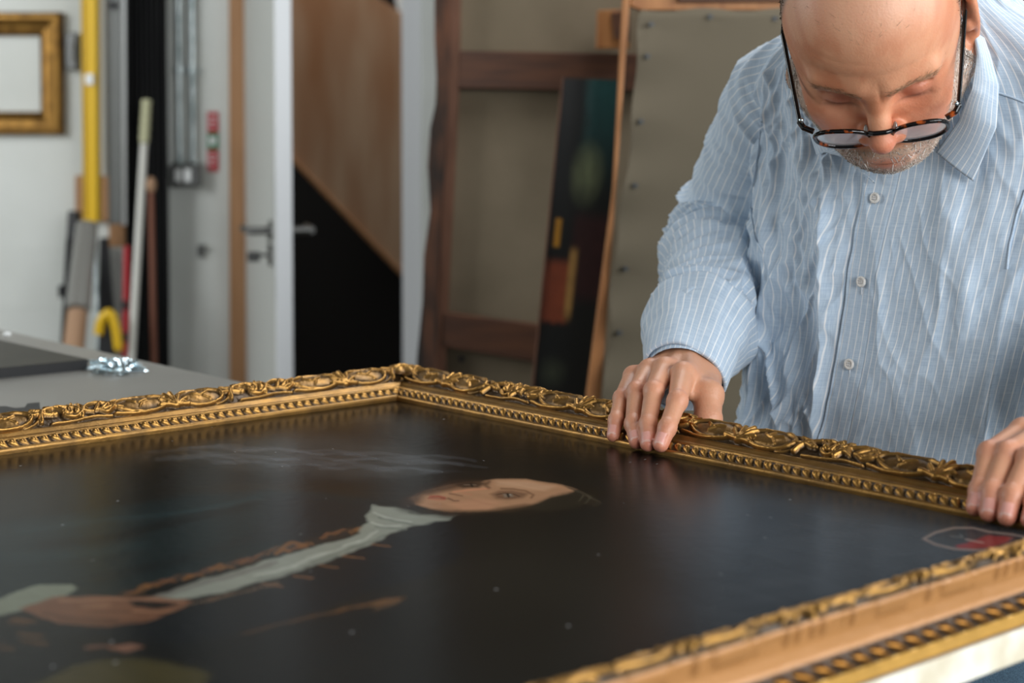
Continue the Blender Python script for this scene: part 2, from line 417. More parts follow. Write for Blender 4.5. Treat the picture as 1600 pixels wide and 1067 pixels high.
bb.inputs['Base Color'].default_value = (.22, .21, .19, 1); bb.inputs['Roughness'].default_value = .22; bb.inputs['Coat Weight'].default_value = 1; bb.inputs['Specular IOR Level'].default_value = 1; bb.inputs['Coat Roughness'].default_value = .15
bb.inputs['Alpha'].default_value = .75
keep(MB().tube(a, a+(b-a)*.60, .029, .032, seg=32).build('film', M_film, smooth=True), t)
o = MB().tube(at(148, 365, 4.58), at(154, 575, 4.50), .006).build('steel_rod', M_galv, smooth=True); tag(o, 'thin steel rod leaning beside the film-wrapped tube', 'rod')
o = pslab([(155, 372), (166, 372), (176, 500), (176, 575), (152, 575)], 4.58, .03, 'black_offcut', M_blackp); tag(o, 'dark offcut standing behind the yellow cutter', 'offcut')
o = pslab([(171, 386), (193, 386), (194, 575), (175, 575)], 4.62, .015, 'white_offcut', M_doorw); tag(o, 'small white board standing behind the yellow cutter', 'board')
t = thing('yellow_cutter', 'yellow and black hand tool hanging above the table corner', 'tool', tuple(at(167, 550, 4.3)))
ring = []
pts = [(154, 522), (156, 507), (161, 495), (169, 489), (176, 494), (180, 508), (183, 524), (185, 542)]
mb = MB()
for (p, q) in zip(pts[:-1], pts[1:]): mb.tube(at(*p, 4.3), at(*q, 4.3), .0125); mb.ball(at(*q, 4.3), .0125)
keep(mb.build('handle', M_yel, smooth=True), t)
keep(pslab([(160, 505), (168, 500), (176, 515), (178, 552), (152, 552), (154, 520)], 4.305, .02, 'blade_guard', M_blackp), t)
t = thing('red_level', 'short dark red level standing beside the white pole', 'level', tuple(at(194, 560, 4.4)))
keep(pslab([(193, 385), (200, 385), (200, 980), (183, 980)], 4.42, .03, 'body', M_red), t)
for v in (470, 520): keep(pslab([(190, v), (199, v), (199, v+14), (190, v+14)], 4.415, .006, 'end_mark', M_blackp), t)

# ================================================================== stretched canvases on the right
M_linen = mat('raw_linen', (138, 124, 102), .9, c2=(122, 109, 88), scale=5, bump=.4, bscale=900)
M_linen2 = mat('grey_linen', (104, 94, 77), .9, c2=(96, 87, 70), scale=3, bump=.4, bscale=700)
M_dkwood = mat('dark_stained_wood', (70, 42, 26), .6, c2=(92, 56, 34), scale=8, stretch=(1, 1, 10), bump=.3, bscale=80)
M_brwood = mat('reddish_old_wood', (120, 80, 58), .65, c2=(96, 62, 42), scale=9, stretch=(10, 10, 1), bump=.3, bscale=80)
M_burn = mat('blackened_old_wood', (34, 26, 20), .8, c2=(100, 62, 40), scale=7, stretch=(6, 6, 1.2))
M_orwood = mat('honey_pine', (172, 116, 66), .55, c2=(150, 96, 50), scale=6, stretch=(10, 10, 1))
Y1 = 3.3
t = thing('old_stretched_canvas', 'back of an old canvas on a dark cross-barred stretcher leaning at the wall', 'canvas', tuple(at(690, 620, Y1)))
def part(px, Y, th, name, m, bevel=.002, lab=None):
    o = keep(pslab(px, Y, th, name, m, bevel=bevel), t)
    if lab: o['label'] = lab
    return o
part([(700, -300), (1100, -300), (1000, 1100), (640, 1100)], Y1+.02, .006, 'linen', M_linen, 0)
# irregular left edge
le = [(678, -200), (679, 60), (683, 150), (672, 200), (668, 260), (672, 330), (662, 400), (660, 470), (651, 560), (640, 900)]
ri = [(690, 900), (683, 560), (685, 440), (690, 330), (698, 215), (702, 100), (703, -200)]
part(le+ri, Y1-.02, .045, 'edge_strip', M_burn, lab='blackened worn outer edge strip')
part([(700, -200), (723, -200), (718, 120), (704, 400), (694, 620), (688, 1000), (664, 1000), (678, 600), (690, 330)], Y1-.01, .03, 'stretcher_bar', M_brwood)
part([(718, 79), (1010, 84), (1010, 142), (716, 138)], Y1-.012, .024, 'cross_bar', M_dkwood)
part([(693, 488), (860, 510), (860, 570), (689, 541)], Y1-.012, .024, 'cross_bar', M_dkwood)
part([(934, 16), (984, 14), (984, 76), (932, 76)], Y1-.04, .03, 'corner_block', M_orwood)
part([(955, 20), (984, 14), (984, 66), (960, 60)], Y1-.046, .01, 'corner_shim', M_dkwood)
keep(MB().tube(at(721, 561, Y1+.02), at(721, 561, Y1+.012), .006).build('nail', M_blackp), t)

# small dark landscape leaning in front, painted with vertex colours
YP = 3.05
cq = [(880, 122), (977, 125), (917, 625), (832, 612)]
nu, nv = 60, 260
V = []; uv = []
for j in range(nv):
    for i in range(nu):
        a_, b_ = i/(nu-1), j/(nv-1)
        tx = (cq[0][0]*(1-a_)+cq[1][0]*a_)*(1-b_)+(cq[3][0]*(1-a_)+cq[2][0]*a_)*b_
        ty = (cq[0][1]*(1-a_)+cq[1][1]*a_)*(1-b_)+(cq[3][1]*(1-a_)+cq[2][1]*a_)*b_
        V.append(at(tx, ty, YP)); uv.append((a_, b_))
uv = np.array(uv); U_, V_ = uv[:, 0], uv[:, 1]
nz = fbm2(U_*6, V_*14, 3); nz2 = fbm2(U_*12+5, V_*30, 9)
C = np.tile(np.array(lin((20, 20, 16))), (len(U_), 1))
def mixc(C, m, c): return C*(1-m[:, None])+np.array(lin(c))*m[:, None]
C = mixc(C, sst(.38, .6, U_+nz*.15)*(1-sst(.0, .42, V_)), (26, 66, 64))
C = mixc(C, np.clip(1-np.hypot((U_-.55)/.32, (V_-.30)/.12), 0, 1)*(.5+nz), (112, 118, 84))
C = mixc(C, sst(.35, .5, U_)*sst(.40, .46, V_)*(1-sst(.66, .72, V_)), (48, 22, 20))
C = mixc(C, (1-sst(.40, .5, U_))*sst(.56, .6, V_)*(1-sst(.78, .80, V_+nz2*.03)), (138, 66, 38))
C = mixc(C, sst(.38, .44, U_)*(1-sst(.5, .58, U_))*sst(.52, .56, V_)*(1-sst(.72, .78, V_)), (170, 128, 70))
C = mixc(C, sst(.08, .14, U_)*(1-sst(.18, .24, U_))*sst(.44, .45, V_)*(1-sst(.53, .54, V_)), (200, 140, 40))
C = mixc(C, np.clip(1-np.hypot((U_-.3)/.35, (V_-.93)/.06), 0, 1), (62, 66, 50))
C = C*(.75+.5*nz2[:, None])
t = thing('dark_landscape', 'small dark landscape painting with an orange patch leaning on the old canvas', 'painting', tuple(at(870, 615, YP)))
o = mesh_np('paint_layer', V, gridfaces(nv, nu), mat_attr('oil_paint_small', .4), smooth=True); setcol(o, C); keep(o, t)
keep(pslab([(880, 122), (977, 125), (917, 625), (832, 612)], YP+.002, .02, 'board', M_dkwood), t)
keep(pslab([(878, 121), (881, 121), (834, 612), (830, 612)], YP-.004, .01, 'edge_strip', M_brwood), t)

Y2 = 2.75
t = thing('large_linen_canvas', 'large canvas back with wavy tacked grey linen on honey pine stretcher', 'canvas', tuple(at(940, 900, Y2)))
part([(989, -300), (1006, -300), (940, 615), (900, 1150), (870, 1150), (917, 615), (958, 300)], Y2, .03, 'stretcher_bar', M_orwood)
part([(985, -300), (2100, -300), (2100, 16), (1003, 16), (985, 10)], Y2+.004, .03, 'stretcher_bar', M_orwood)
part([(1060, -300), (2100, -300), (2100, -3), (1060, 3)], Y2-.008, .03, 'inner_bar', M_dkwood)
left = [(1003, 15)]+[(1003-(v-15)*.105-(2.5*math.sin(v*.045)+3*math.sin(v*.017+1)), v) for v in range(30, 640, 12)]
nu_, nv_ = 140, len(left)
Vl = []
for (x, y) in left:
    for i in range(nu_):
        a_ = (i/(nu_-1))**1.3; u = x+(2050-x)*a_
        vv = y + (2.5*math.sin(u*.05)*(1 if y < 20 else 0)); p = at(u, vv, Y2-.012)
        p[1] += .004*math.sin(u*.02)+.006*math.exp(-a_*30)*math.sin(y*.06); Vl.append(p)
for i in range(nu_): p = Vl[-nu_].copy(); break
x_, y_ = left[-1]
for i in range(nu_):
    a_ = (i/(nu_-1))**1.3; u = x_-50+(2050-x_)*a_; Vl.append(at(u, 1150, Y2-.012))
o = mesh_np('linen', Vl, gridfaces(nv_+1, nu_), M_linen2); o.modifiers.new('s', 'SOLIDIFY').thickness = .0015; keep(o, t)
for (u, v) in ((1018, 38), (1012, 88), (1110, 26), (1211, 29), (1300, 26), (1566, 26), (1002, 190), (993, 290), (978, 420), (968, 520)):
    keep(MB().tube(at(u, v, Y2-.020), at(u, v, Y2-.012), .0045, .0045, seg=10).build('tack', M_steel), t)
# ================================================================== the work table
M_lam = mat('grey_laminate', (136, 134, 128), .42, c2=(128, 126, 120), scale=5, bump=.08, bscale=300)
M_medge = mat('worn_white_edge', (232, 228, 214), .5, c2=(206, 196, 172), scale=38, detail=6)
SE = .8565
tb = thing('work_table', 'large grey topped work table with worn white edge under the painting', 'table', tuple(G(.2, -.5, 0)))
def gprism(s0, s1, n0, n1, z0, z1, name, m, parent, bevel=.0015):
    o = MB().prism([G(s0, n0, z0), G(s1, n0, z0), G(s1, n1, z0), G(s0, n1, z0)], (0, 0, z1-z0)).build(name, m, bevel=bevel)
    return keep(o, parent)
S0, N0, N1 = -1.75, -1.40, .012
gprism(S0, SE-.001, N0, N1, ZT-.0205, ZT, 'top', M_lam, tb)
gprism(SE-.001, SE+.0015, N0, N1, ZT-.021, ZT-.0002, 'edge_band', M_medge, tb, .0008)
gprism(S0, SE-.40, N1-.05, N1-.02, ZT-.08, ZT-.0205, 'apron', M_grey, tb)
gprism(S0+.05, SE-.1, N0+.05, N0+.08, ZT-.08, ZT-.0205, 'apron', M_grey, tb)
for (s, n) in ((S0+.1, N0+.1), (S0+.1, N1-.12), (SE-.18, N0+.1), (SE-.42, N1-.10)):
    gprism(s-.03, s+.03, n-.03, n+.03, .0, ZT-.0205, 'leg', M_grey, tb)

# ================================================================== oil portrait
def px2st(u, v, z=ZP):
    q = onz(u, v, z)-O0; return q@dB, -(q@NN)
zs, zt = zip(*[px2st(u, v) for u, v in ((600, 745), (940, 745), (940, 810), (600, 830))])
def lines(a, b, z0, z1, f, c):
    x = [a]
    while x[-1] < b:
        x.append(x[-1]+(f if z0 <= x[-1] <= z1 else c))
    return np.array(x)
sl = lines(-.006, W+.006, min(zs), max(zs), .0009, .0021)
tl = lines(-.006, L+.006, min(zt), max(zt), .0009, .0021)
SS, TT = np.meshgrid(sl, tl, indexing='ij'); SS = SS.ravel(); TT = TT.ravel()
PV = O0+SS[:, None]*dB-TT[:, None]*NN; PV[:, 2] = ZP-.001
PU, PVV = projv(PV)
C = np.tile(np.array(lin((16, 14, 10))), (len(SS), 1))
clo = fbm2(SS*5, TT*5, 21); fine = fbm2(SS*60+TT*20, TT*8, 31)*.5+fbm2(SS*22, TT*140, 33)*.5
def inpoly(poly):
    x0 = min(p[0] for p in poly)-30; x1 = max(p[0] for p in poly)+30; y0 = min(p[1] for p in poly)-20; y1 = max(p[1] for p in poly)+20
    I = np.nonzero((PU > x0) & (PU < x1) & (PVV > y0) & (PVV < y1))[0]
    x, y = PU[I], PVV[I]; ins = np.zeros(len(I), bool); dist = np.full(len(I), 1e9)
    n = len(poly)
    for i in range(n):
        (xa, ya), (xb, yb) = poly[i], poly[(i+1) % n]
        c = ((ya > y) != (yb > y)) & (x < (xb-xa)*(y-ya)/((yb-ya) if yb != ya else 1e-9)+xa); ins ^= c
        dx, dy = xb-xa, (yb-ya)*2.2
        t_ = np.clip(((x-xa)*dx+(y-ya)*2.2*dy)/(dx*dx+dy*dy+1e-9), 0, 1)
        dist = np.minimum(dist, np.hypot(x-xa-t_*dx, (y-ya)*2.2-t_*dy))
    return I, np.where(ins, -dist, dist)
def blob(poly, c, soft=6, a=1, noise=0, ns=60):
    I, d = inpoly(poly)
    if noise: d = d+noise*2*(fbm2(PU[I]/ns, PVV[I]*2.4/ns, 5)-.5)
    m = a*(1-sst(-soft, soft, d)); C[I] = C[I]*(1-m[:, None])+np.array(lin(c))*m[:, None]
def stroke(pts, wd, c, a=1, soft=None):
    soft = soft or max(1.5, wd*.6)
    x0 = min(p[0] for p in pts)-wd-20; x1 = max(p[0] for p in pts)+wd+20; y0 = min(p[1] for p in pts)-wd-12; y1 = max(p[1] for p in pts)+wd+12
    I = np.nonzero((PU > x0) & (PU < x1) & (PVV > y0) & (PVV < y1))[0]; x, y = PU[I], PVV[I]; dist = np.full(len(I), 1e9)
    for (xa, ya), (xb, yb) in zip(pts[:-1], pts[1:]):
        dx, dy = xb-xa, (yb-ya)*1.6; t_ = np.clip(((x-xa)*dx+(y-ya)*1.6*dy)/(dx*dx+dy*dy+1e-9), 0, 1)
        dist = np.minimum(dist, np.hypot(x-xa-t_*dx, (y-ya)*1.6-t_*dy))
    m = a*(1-sst(wd-soft, wd+soft, dist)); C[I] = C[I]*(1-m[:, None])+np.array(lin(c))*m[:, None]
C *= (.7+.6*clo[:, None])
fz = np.exp(-((PU-770)/150)**2-((PVV-775)/40)**2); wa = 1-.85*fz
PU = PU+wa*14*(fbm2(PU/34, PVV/12, 201)-.5); PVV = PVV+wa*6*(fbm2(PU/40+7, PVV/11, 202)-.5)
# right half of the background: grey-blue reflection of the shirt painted into the colour
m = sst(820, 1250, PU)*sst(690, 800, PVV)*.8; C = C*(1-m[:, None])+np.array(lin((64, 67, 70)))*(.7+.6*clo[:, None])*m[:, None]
m = np.exp(-((PU-760)/260)**2-((PVV-900)/60)**2)*.6; C = C*(1-m[:, None])+np.array(lin((40, 38, 32)))*m[:, None]
# clouded sky, upper left
blob([(215, 716), (330, 695), (480, 683), (600, 695), (700, 716), (690, 745), (600, 752), (520, 744), (400, 730), (300, 722)], (60, 60, 58), 26, .75, 26, 90)
for k in range(26):
    x = 230+k*17; y = 706+12*math.sin(k*1.3)+k*.9
    stroke([(x, y), (x+60, y-3), (x+120, y+5)], 3.5, (78, 80, 84), .25)
blob([(250, 765), (420, 752), (600, 758), (640, 770), (560, 782), (400, 770)], (40, 31, 18), 12, .7, 8)
# coat
blob([(-80, 838), (0, 818), (110, 800), (260, 782), (410, 765), (500, 770), (585, 780), (575, 806), (560, 830), (450, 872), (330, 880), (220, 925), (110, 945), (60, 925), (-80, 970)], (19, 36, 38), 8, .95, 8)
blob([(420, 775), (580, 784), (572, 812), (470, 850), (380, 850)], (22, 27, 31), 14, .8, 10)
stroke([(60, 852), (180, 838), (260, 818), (400, 788)], 9, (9, 13, 14), .8); stroke([(150, 905), (260, 880), (380, 845)], 11, (12, 20, 22), .6)
stroke([(30, 830), (130, 815), (290, 800), (405, 775)], 6, (30, 52, 55), .6); stroke([(0, 870), (100, 868), (230, 850)], 9, (28, 50, 52), .5)
stroke([(260, 905), (330, 890), (400, 870)], 8, (28, 48, 52), .5)
blob([(580, 850), (690, 812), (722, 835), (716, 868), (660, 900), (560, 930), (420, 985), (260, 1010), (60, 985), (190, 975), (300, 950), (470, 900)], (19, 23, 28), 10, .95, 8)
blob([(-80, 985), (300, 1005), (520, 960), (640, 930), (600, 1000), (380, 1100), (-80, 1100)], (14, 15, 15), 16, .8, 12)
# braid
rr = random.Random(3)
for k in range(34):
    f = k/33; x = 190+375*f; y = 928-104*f+rr.uniform(-4, 4)
    stroke([(x-6, y+3), (x+6, y-3), (x+13, y-1)], 4.2, rr.choice([(104, 66, 38), (84, 54, 36), (60, 42, 30), (116, 74, 34)]), rr.uniform(.35, .8))
for k in range(26):
    f = k/25; x = 625-250*f; y = 937+52*f**1.2
    stroke([(x-7, y+3), (x+5, y-4+4*f)], 5.5*(1-f*.5), (92, 60, 30), rr.uniform(.3, .7)-.25*f)
blob([(575, 942), (600, 934), (627, 935), (618, 946), (585, 955)], (96, 68, 42), 7, .6)
# cravat
blob([(580, 788), (620, 793), (660, 800), (722, 800), (700, 812), (640, 824), (615, 832), (560, 860), (500, 880), (430, 903), (350, 925), (270, 938), (215, 940), (290, 915), (360, 893), (430, 872), (500, 852), (560, 835), (572, 815)], (128, 130, 118), 4, .97, 4, 25)
for (a_, b_) in (((585, 800), (640, 816)), ((580, 815), (625, 822)), ((560, 845), (480, 872)), ((520, 862), (400, 900)), ((590, 830), (540, 852))):
    stroke([a_, ((a_[0]+b_[0])/2, (a_[1]+b_[1])/2+3), b_], 2.4, (158, 160, 148), .7)
    stroke([(a_[0]+8, a_[1]+7), (b_[0]+8, b_[1]+6)], 2.2, (88, 92, 84), .6)
stroke([(250, 930), (340, 905), (430, 880)], 6, (90, 84, 78), .6)
for (x, y) in ((610, 853), (567, 871), (527, 886), (485, 902), (440, 915)):
    stroke([(x-28, y-3), (x+2, y+1)], 2, (120, 80, 48), .8)
for k in range(16):
    f = k/15; stroke([(250+170*f, 955-40*f), (262+170*f, 951-40*f)], 4, rr.choice([(96, 72, 54), (74, 58, 46)]), .7)
# hand with cuff
blob([(-60, 955), (-20, 940), (60, 914), (112, 912), (118, 918), (96, 934), (40, 952), (0, 962)], (112, 116, 100), 4, .95, 3)
blob([(35, 950), (85, 932), (130, 930), (200, 932), (290, 934), (305, 938), (290, 946), (262, 958), (235, 970), (170, 978), (95, 974), (60, 962)], (104, 70, 50), 5, .92)
blob([(200, 938), (245, 940), (280, 943), (250, 951), (210, 948)], (24, 22, 20), 4, .9)
stroke([(90, 968), (160, 974), (235, 966)], 4, (82, 52, 36), .6); stroke([(95, 938), (180, 936), (285, 939)], 3, (142, 102, 78), .6); stroke([(210, 955), (262, 955)], 3, (138, 98, 72), .6)
stroke([(150, 952), (215, 958), (262, 957)], 1.6, (70, 44, 30), .7, 2); stroke([(130, 946), (170, 944)], 5, (132, 94, 70), .5, 6); stroke([(70, 958), (120, 966), (180, 970)], 4, (66, 42, 30), .6, 6)
for k in range(14):
    x, y = rr.uniform(-40, 60), rr.uniform(965, 1018); stroke([(x-16, y), (x+14, y+4)], 5, rr.choice([(86, 56, 26), (70, 46, 24), (60, 36, 22)]), .7)
for k in range(10): stroke([(130+k*6, 1012+2*math.sin(k)), (140+k*6, 1010)], 4, (88, 58, 44), .6)
blob([(168, 1012), (205, 1005), (224, 1010), (200, 1020)], (120, 84, 66), 4, .8)
blob([(-80, 1120), (60, 1064), (110, 1040), (160, 1030), (230, 1030), (310, 1042), (332, 1052), (318, 1070), (280, 1120)], (70, 62, 32), 9, .85, 8)
# head
blob([(590, 764), (650, 744), (730, 734), (820, 735), (900, 747), (945, 768), (930, 790), (880, 802), (800, 806), (700, 808), (630, 798)], (26, 20, 13), 12, .9, 8)
blob([(640, 778), (665, 766), (700, 757), (745, 752), (775, 748), (820, 748), (870, 756), (902, 765), (893, 772), (862, 778), (845, 786), (800, 795), (750, 800), (710, 801), (675, 796), (650, 789)], (156, 116, 86), 5, 1)
blob([(625, 780), (655, 764), (700, 752), (752, 747), (762, 756), (725, 762), (692, 768), (664, 774), (650, 792), (632, 792)], (58, 38, 24), 10, .85)
blob([(655, 797), (700, 806), (800, 801), (850, 789), (820, 787), (760, 796), (700, 796)], (64, 46, 30), 6, .7)
blob([(775, 751), (825, 752), (868, 760), (850, 766), (805, 762), (778, 758)], (176, 138, 108), 8, .7)
blob([(700, 787), (745, 779), (785, 784), (765, 794), (725, 796)], (172, 124, 94), 8, .7)
blob([(665, 786), (690, 784), (700, 792), (680, 793)], (150, 108, 80), 5, .5)
blob([(766, 772), (780, 767), (800, 766), (826, 771), (818, 778), (795, 781), (776, 779)], (100, 70, 50), 6, .85)
blob([(712, 757), (735, 752), (756, 755), (748, 762), (722, 763)], (62, 42, 28), 5, .85)
stroke([(672, 775.5), (684, 775), (694, 777.5)], 2.6, (140, 56, 40), .85, 2.2); stroke([(670, 778.5), (682, 780), (694, 780)], 1.8, (160, 78, 58), .6, 2)
stroke([(668, 777.5), (682, 777.8), (698, 779)], .7, (72, 28, 20), .8, 1)
stroke([(708, 768), (732, 765.5), (764, 763)], 2.0, (186, 124, 92), .8, 2.4)
stroke([(702, 771), (712, 772.5), (722, 774.5)], 1.2, (84, 50, 36), .7, 1.4); stroke([(700, 778), (709, 782), (716, 782)], 1.3, (66, 36, 26), .8, 1.4); stroke([(722, 770), (736, 772)], 2, (168, 112, 84), .5, 2)
stroke([(764, 762), (758, 757), (764, 752)], 3, (74, 50, 34), .7, 3)
stroke([(776, 773), (788, 770.5), (804, 772.5), (812, 776)], .9, (52, 36, 26), .8, 1.2); stroke([(778, 776), (790, 778.5), (806, 777.5)], .7, (74, 50, 38), .6, 1.2)
blob([(786, 771.5), (800, 772), (803, 776), (788, 777)], (120, 108, 94), 1.6, .7); stroke([(793, 771.5), (795, 776)], 1.8, (22, 18, 16), 1, 1.4); stroke([(797, 772.6), (798, 773)], .6, (170, 170, 160), .9, .8)
stroke([(784, 763.5), (802, 764), (822, 767), (834, 773), (831, 778)], 1.8, (96, 66, 44), .75, 2.2)
stroke([(726, 757.5), (744, 757.5)], .9, (108, 92, 76), .7, 1.2); stroke([(736, 756), (738, 760)], 1.3, (20, 15, 12), .9, 1.3)
blob([(850, 781), (880, 772), (905, 768), (930, 776), (905, 792), (860, 799), (825, 796)], (44, 38, 27), 8, .85, 6, 18)
for k in range(14): stroke([(885+k*3, 761+k*1.2), (910+k*2.4, 767+k*1.5), (900+k*2.4, 780+k)], 1.3, rr.choice([(70, 62, 48), (48, 40, 30), (86, 78, 62)]), .4, 1.6)
for k in range(10): stroke([(640+k*14, 800+k*.2), (655+k*14, 803), (672+k*14, 801)], 1.6, (34, 26, 18), .5, 2)
# red seal and its outline, lower right of the picture
def seal():
    global PU, PVV
    PU, PVV = projv(PV)
    o_ = [(1443, 842), (1462, 832), (1490, 825), (1520, 825), (1545, 831), (1580, 835), (1600, 839), (1606, 845), (1596, 850), (1570, 856), (1530, 860), (1492, 858), (1462, 851), (1443, 842)]
    stroke(o_, 1.6, (150, 130, 118), .85); stroke([(1486, 838), (1504, 840), (1500, 836)], 1, (112, 112, 108), .7)
    blob([(1492, 853), (1512, 849), (1528, 842), (1548, 836), (1582, 840), (1570, 849), (1550, 856), (1520, 858), (1500, 857)], (128, 44, 44), 3, .9, 3, 14)
    stroke([(1510, 843), (1524, 846), (1536, 848)], 1.2, (170, 150, 140), .8)
seal()
C *= (.82+.36*fine[:, None])
lum = C.mean(1)[:, None]; C *= .5+.5*sst(.006, .06, lum)
for k in range(70):   # specks in the varnish
    i = RNG.integers(len(SS)); C[i] = C[i]*.3+.25
pm, nt, bb = nodes('varnished_oil_paint')
a_ = nt.nodes.new('ShaderNodeAttribute'); a_.attribute_name = 'Col'; nt.links.new(a_.outputs['Color'], bb.inputs['Base Color'])
bb.inputs['Roughness'].default_value = .21; bb.inputs['Specular IOR Level'].default_value = .035
tc = nt.nodes.new('ShaderNodeTexCoord'); nz_ = nt.nodes.new('ShaderNodeTexNoise'); nz_.inputs['Scale'].default_value = 90; nz_.inputs['Detail'].default_value = 6
nt.links.new(tc.outputs['Object'], nz_.inputs['Vector']); bp = nt.nodes.new('ShaderNodeBump'); bp.inputs['Strength'].default_value = .12; bp.inputs['Distance'].default_value = .001
nt.links.new(nz_.outputs['Fac'], bp.inputs['Height']); nt.links.new(bp.outputs[0], bb.inputs['Normal'])
pt = thing('oil_portrait', 'old dark oil portrait of a figure in pale cravat inside the carved frame', 'painting', tuple(G(W/2, -L/2, ZP-.02)))
PVn = PV.copy(); PVn[:, 2] += .0008*(fbm2(SS*3, TT*3, 77)-.5)
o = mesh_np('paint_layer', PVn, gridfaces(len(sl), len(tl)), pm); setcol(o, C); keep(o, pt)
for (s0, s1, n0, n1) in ((.003, W-.003, -.045, -.003), (.003, W-.003, -L+.003, -L+.045), (.003, .045, -L+.003, -.003), (W-.045, W-.003, -L+.003, -.003)):
    gprism(s0, s1, n0, n1, ZP-.0195, ZP-.003, 'stretcher_bar', M_wood, pt)

# ================================================================== carved gilt frame
P = .206; BW = .036
gx = np.arange(-P/2, P/2, .0005); gy = np.arange(-.002, BW+.002, .0005)
TX, TY = np.meshgrid(gx, gy, indexing='ij'); TH = np.zeros_like(TX)
def tstroke(pts, r0, h, r1=None):
    global TH
    r1 = r0 if r1 is None else r1; pts = np.array(pts, float)
    cum = np.r_[0, np.cumsum(np.linalg.norm(np.diff(pts, axis=0), axis=1))]; cum /= cum[-1]
    for off in (-P, 0, P):
        if pts[:, 0].max()+off < -P/2-.01 or pts[:, 0].min()+off > P/2+.01: continue
        q = pts+np.array([off, 0]); best = np.full(TX.shape, 9.)
        for i in range(len(q)-1):
            d = q[i+1]-q[i]; t_ = np.clip(((TX-q[i, 0])*d[0]+(TY-q[i, 1])*d[1])/(d@d+1e-12), 0, 1)
            rr_ = r0+(r1-r0)*(cum[i]+(cum[i+1]-cum[i])*t_)
            best = np.minimum(best, np.hypot(TX-q[i, 0]-t_*d[0], TY-q[i, 1]-t_*d[1])/rr_)
        TH = np.maximum(TH, h*np.sqrt(np.clip(1-best**2, 0, 1)))
def arc(cx, cy, rx, ry, a0, a1, n=26):
    return [(cx+rx*math.cos(math.radians(a)), cy+ry*math.sin(math.radians(a))) for a in np.linspace(a0, a1, n)]
def crv(*p):
    p = [np.array(q, float) for q in p]; p = [2*p[0]-p[1]]+p+[2*p[-1]-p[-2]]; out = []
    for i in range(1, len(p)-2):
        for t_ in np.linspace(0, 1, 9)[:-1]:
            out.append(.5*((2*p[i])+(-p[i-1]+p[i+1])*t_+(2*p[i-1]-5*p[i]+4*p[i+1]-p[i+2])*t_*t_+(-p[i-1]+3*p[i]-3*p[i+1]+p[i+2])*t_**3))
    out.append(p[-2]); return out
def dome(cx, cy, rx, ry, h):
    global TH
    r = ((TX-cx)/rx)**2+((TY-cy)/ry)**2; TH = np.maximum(TH, h*np.sqrt(np.clip(1-r, 0, 1)))
dome(-.033, .019, .027, .013, .0028); dome(.031, .018, .023, .014, .0032)
tstroke(arc(-.033, .019, .029, .0145, 25, 335), .0023, .0044, .0016)
tstroke(arc(.031, .018, .026, .0155, -150, 160), .0024, .0048)
tstroke(arc(.034, .018, .031, .018, -70, 75), .0016, .0030)
for (ex, ey) in ((-.016, .010), (-.012, .020), (-.005, .029), (.003, .032), (.010, .026), (.014, .015), (.013, .006)):
    tstroke(crv((0, .006), (ex*.5, ey*.45+.004), (ex, ey)), .0020, .0058, .0028)
dome(0, .007, .005, .004, .0064)
tstroke(crv((-.066, .006), (-.045, .003), (-.022, .005), (-.006, .012), (-.002, .022)), .0020, .0046)
for (x, y, dx, dy) in ((-.036, .019, .010, .004), (-.040, .020, -.007, .006), (-.034, .017, -.004, -.006), (.032, .018, .010, .005), (.030, .018, -.008, .004), (.034, .016, .006, -.007), (.028, .020, .002, .009)):
    tstroke([(x, y), (x+dx, y+dy)], .0022, .0050, .0010)
# leafy S-scrolls between the cartouches
m_ = P/2
tstroke(crv((m_-.040, .006), (m_-.034, .022), (m_-.018, .030), (m_-.002, .026), (m_+.004, .015), (m_-.005, .008), (m_-.014, .012), (m_-.012, .018)), .0026, .0055, .0020)
tstroke(crv((m_+.002, .008), (m_+.010, .024), (m_+.024, .031), (m_+.036, .026), (m_+.038, .016), (m_+.030, .010), (m_+.022, .015)), .0024, .0052, .0018)
tstroke(crv((m_-.030, .003), (m_-.008, .0035), (m_+.014, .006), (m_+.032, .004)), .0018, .0038)
for (a0, ex, ey) in ((-.010, -.028, .034), (-.010, -.018, .035), (-.006, -.004, .036), (0, .008, .035), (.004, .016, .012), (.012, .004, .034), (.020, .034, .035), (.026, .046, .030), (-.022, -.044, .030), (-.026, -.048, .018), (.030, .048, .014)):
    tstroke(crv((m_+a0, .016), (m_+(a0+ex)/2, (.016+ey)/2+.002), (m_+ex, ey)), .0030, .0050, .0011)
for (x, y) in ((m_-.012, .018), (m_+.022, .015), (m_+.0, .030)): dome(x, y, .0036, .0036, .0066)
def tile(p, y):
    fx = ((p+P/2) % P)/.0005; fy = np.clip((y+.002)/.0005, 0, TH.shape[1]-1.001)
    i = np.floor(fx).astype(int) % TH.shape[0]; i1 = (i+1) % TH.shape[0]; j = np.floor(fy).astype(int); a_ = fx-np.floor(fx); b_ = fy-j
    return (TH[i, j]*(1-a_)+TH[i1, j]*a_)*(1-b_)+(TH[i, j+1]*(1-a_)+TH[i1, j+1]*a_)*b_
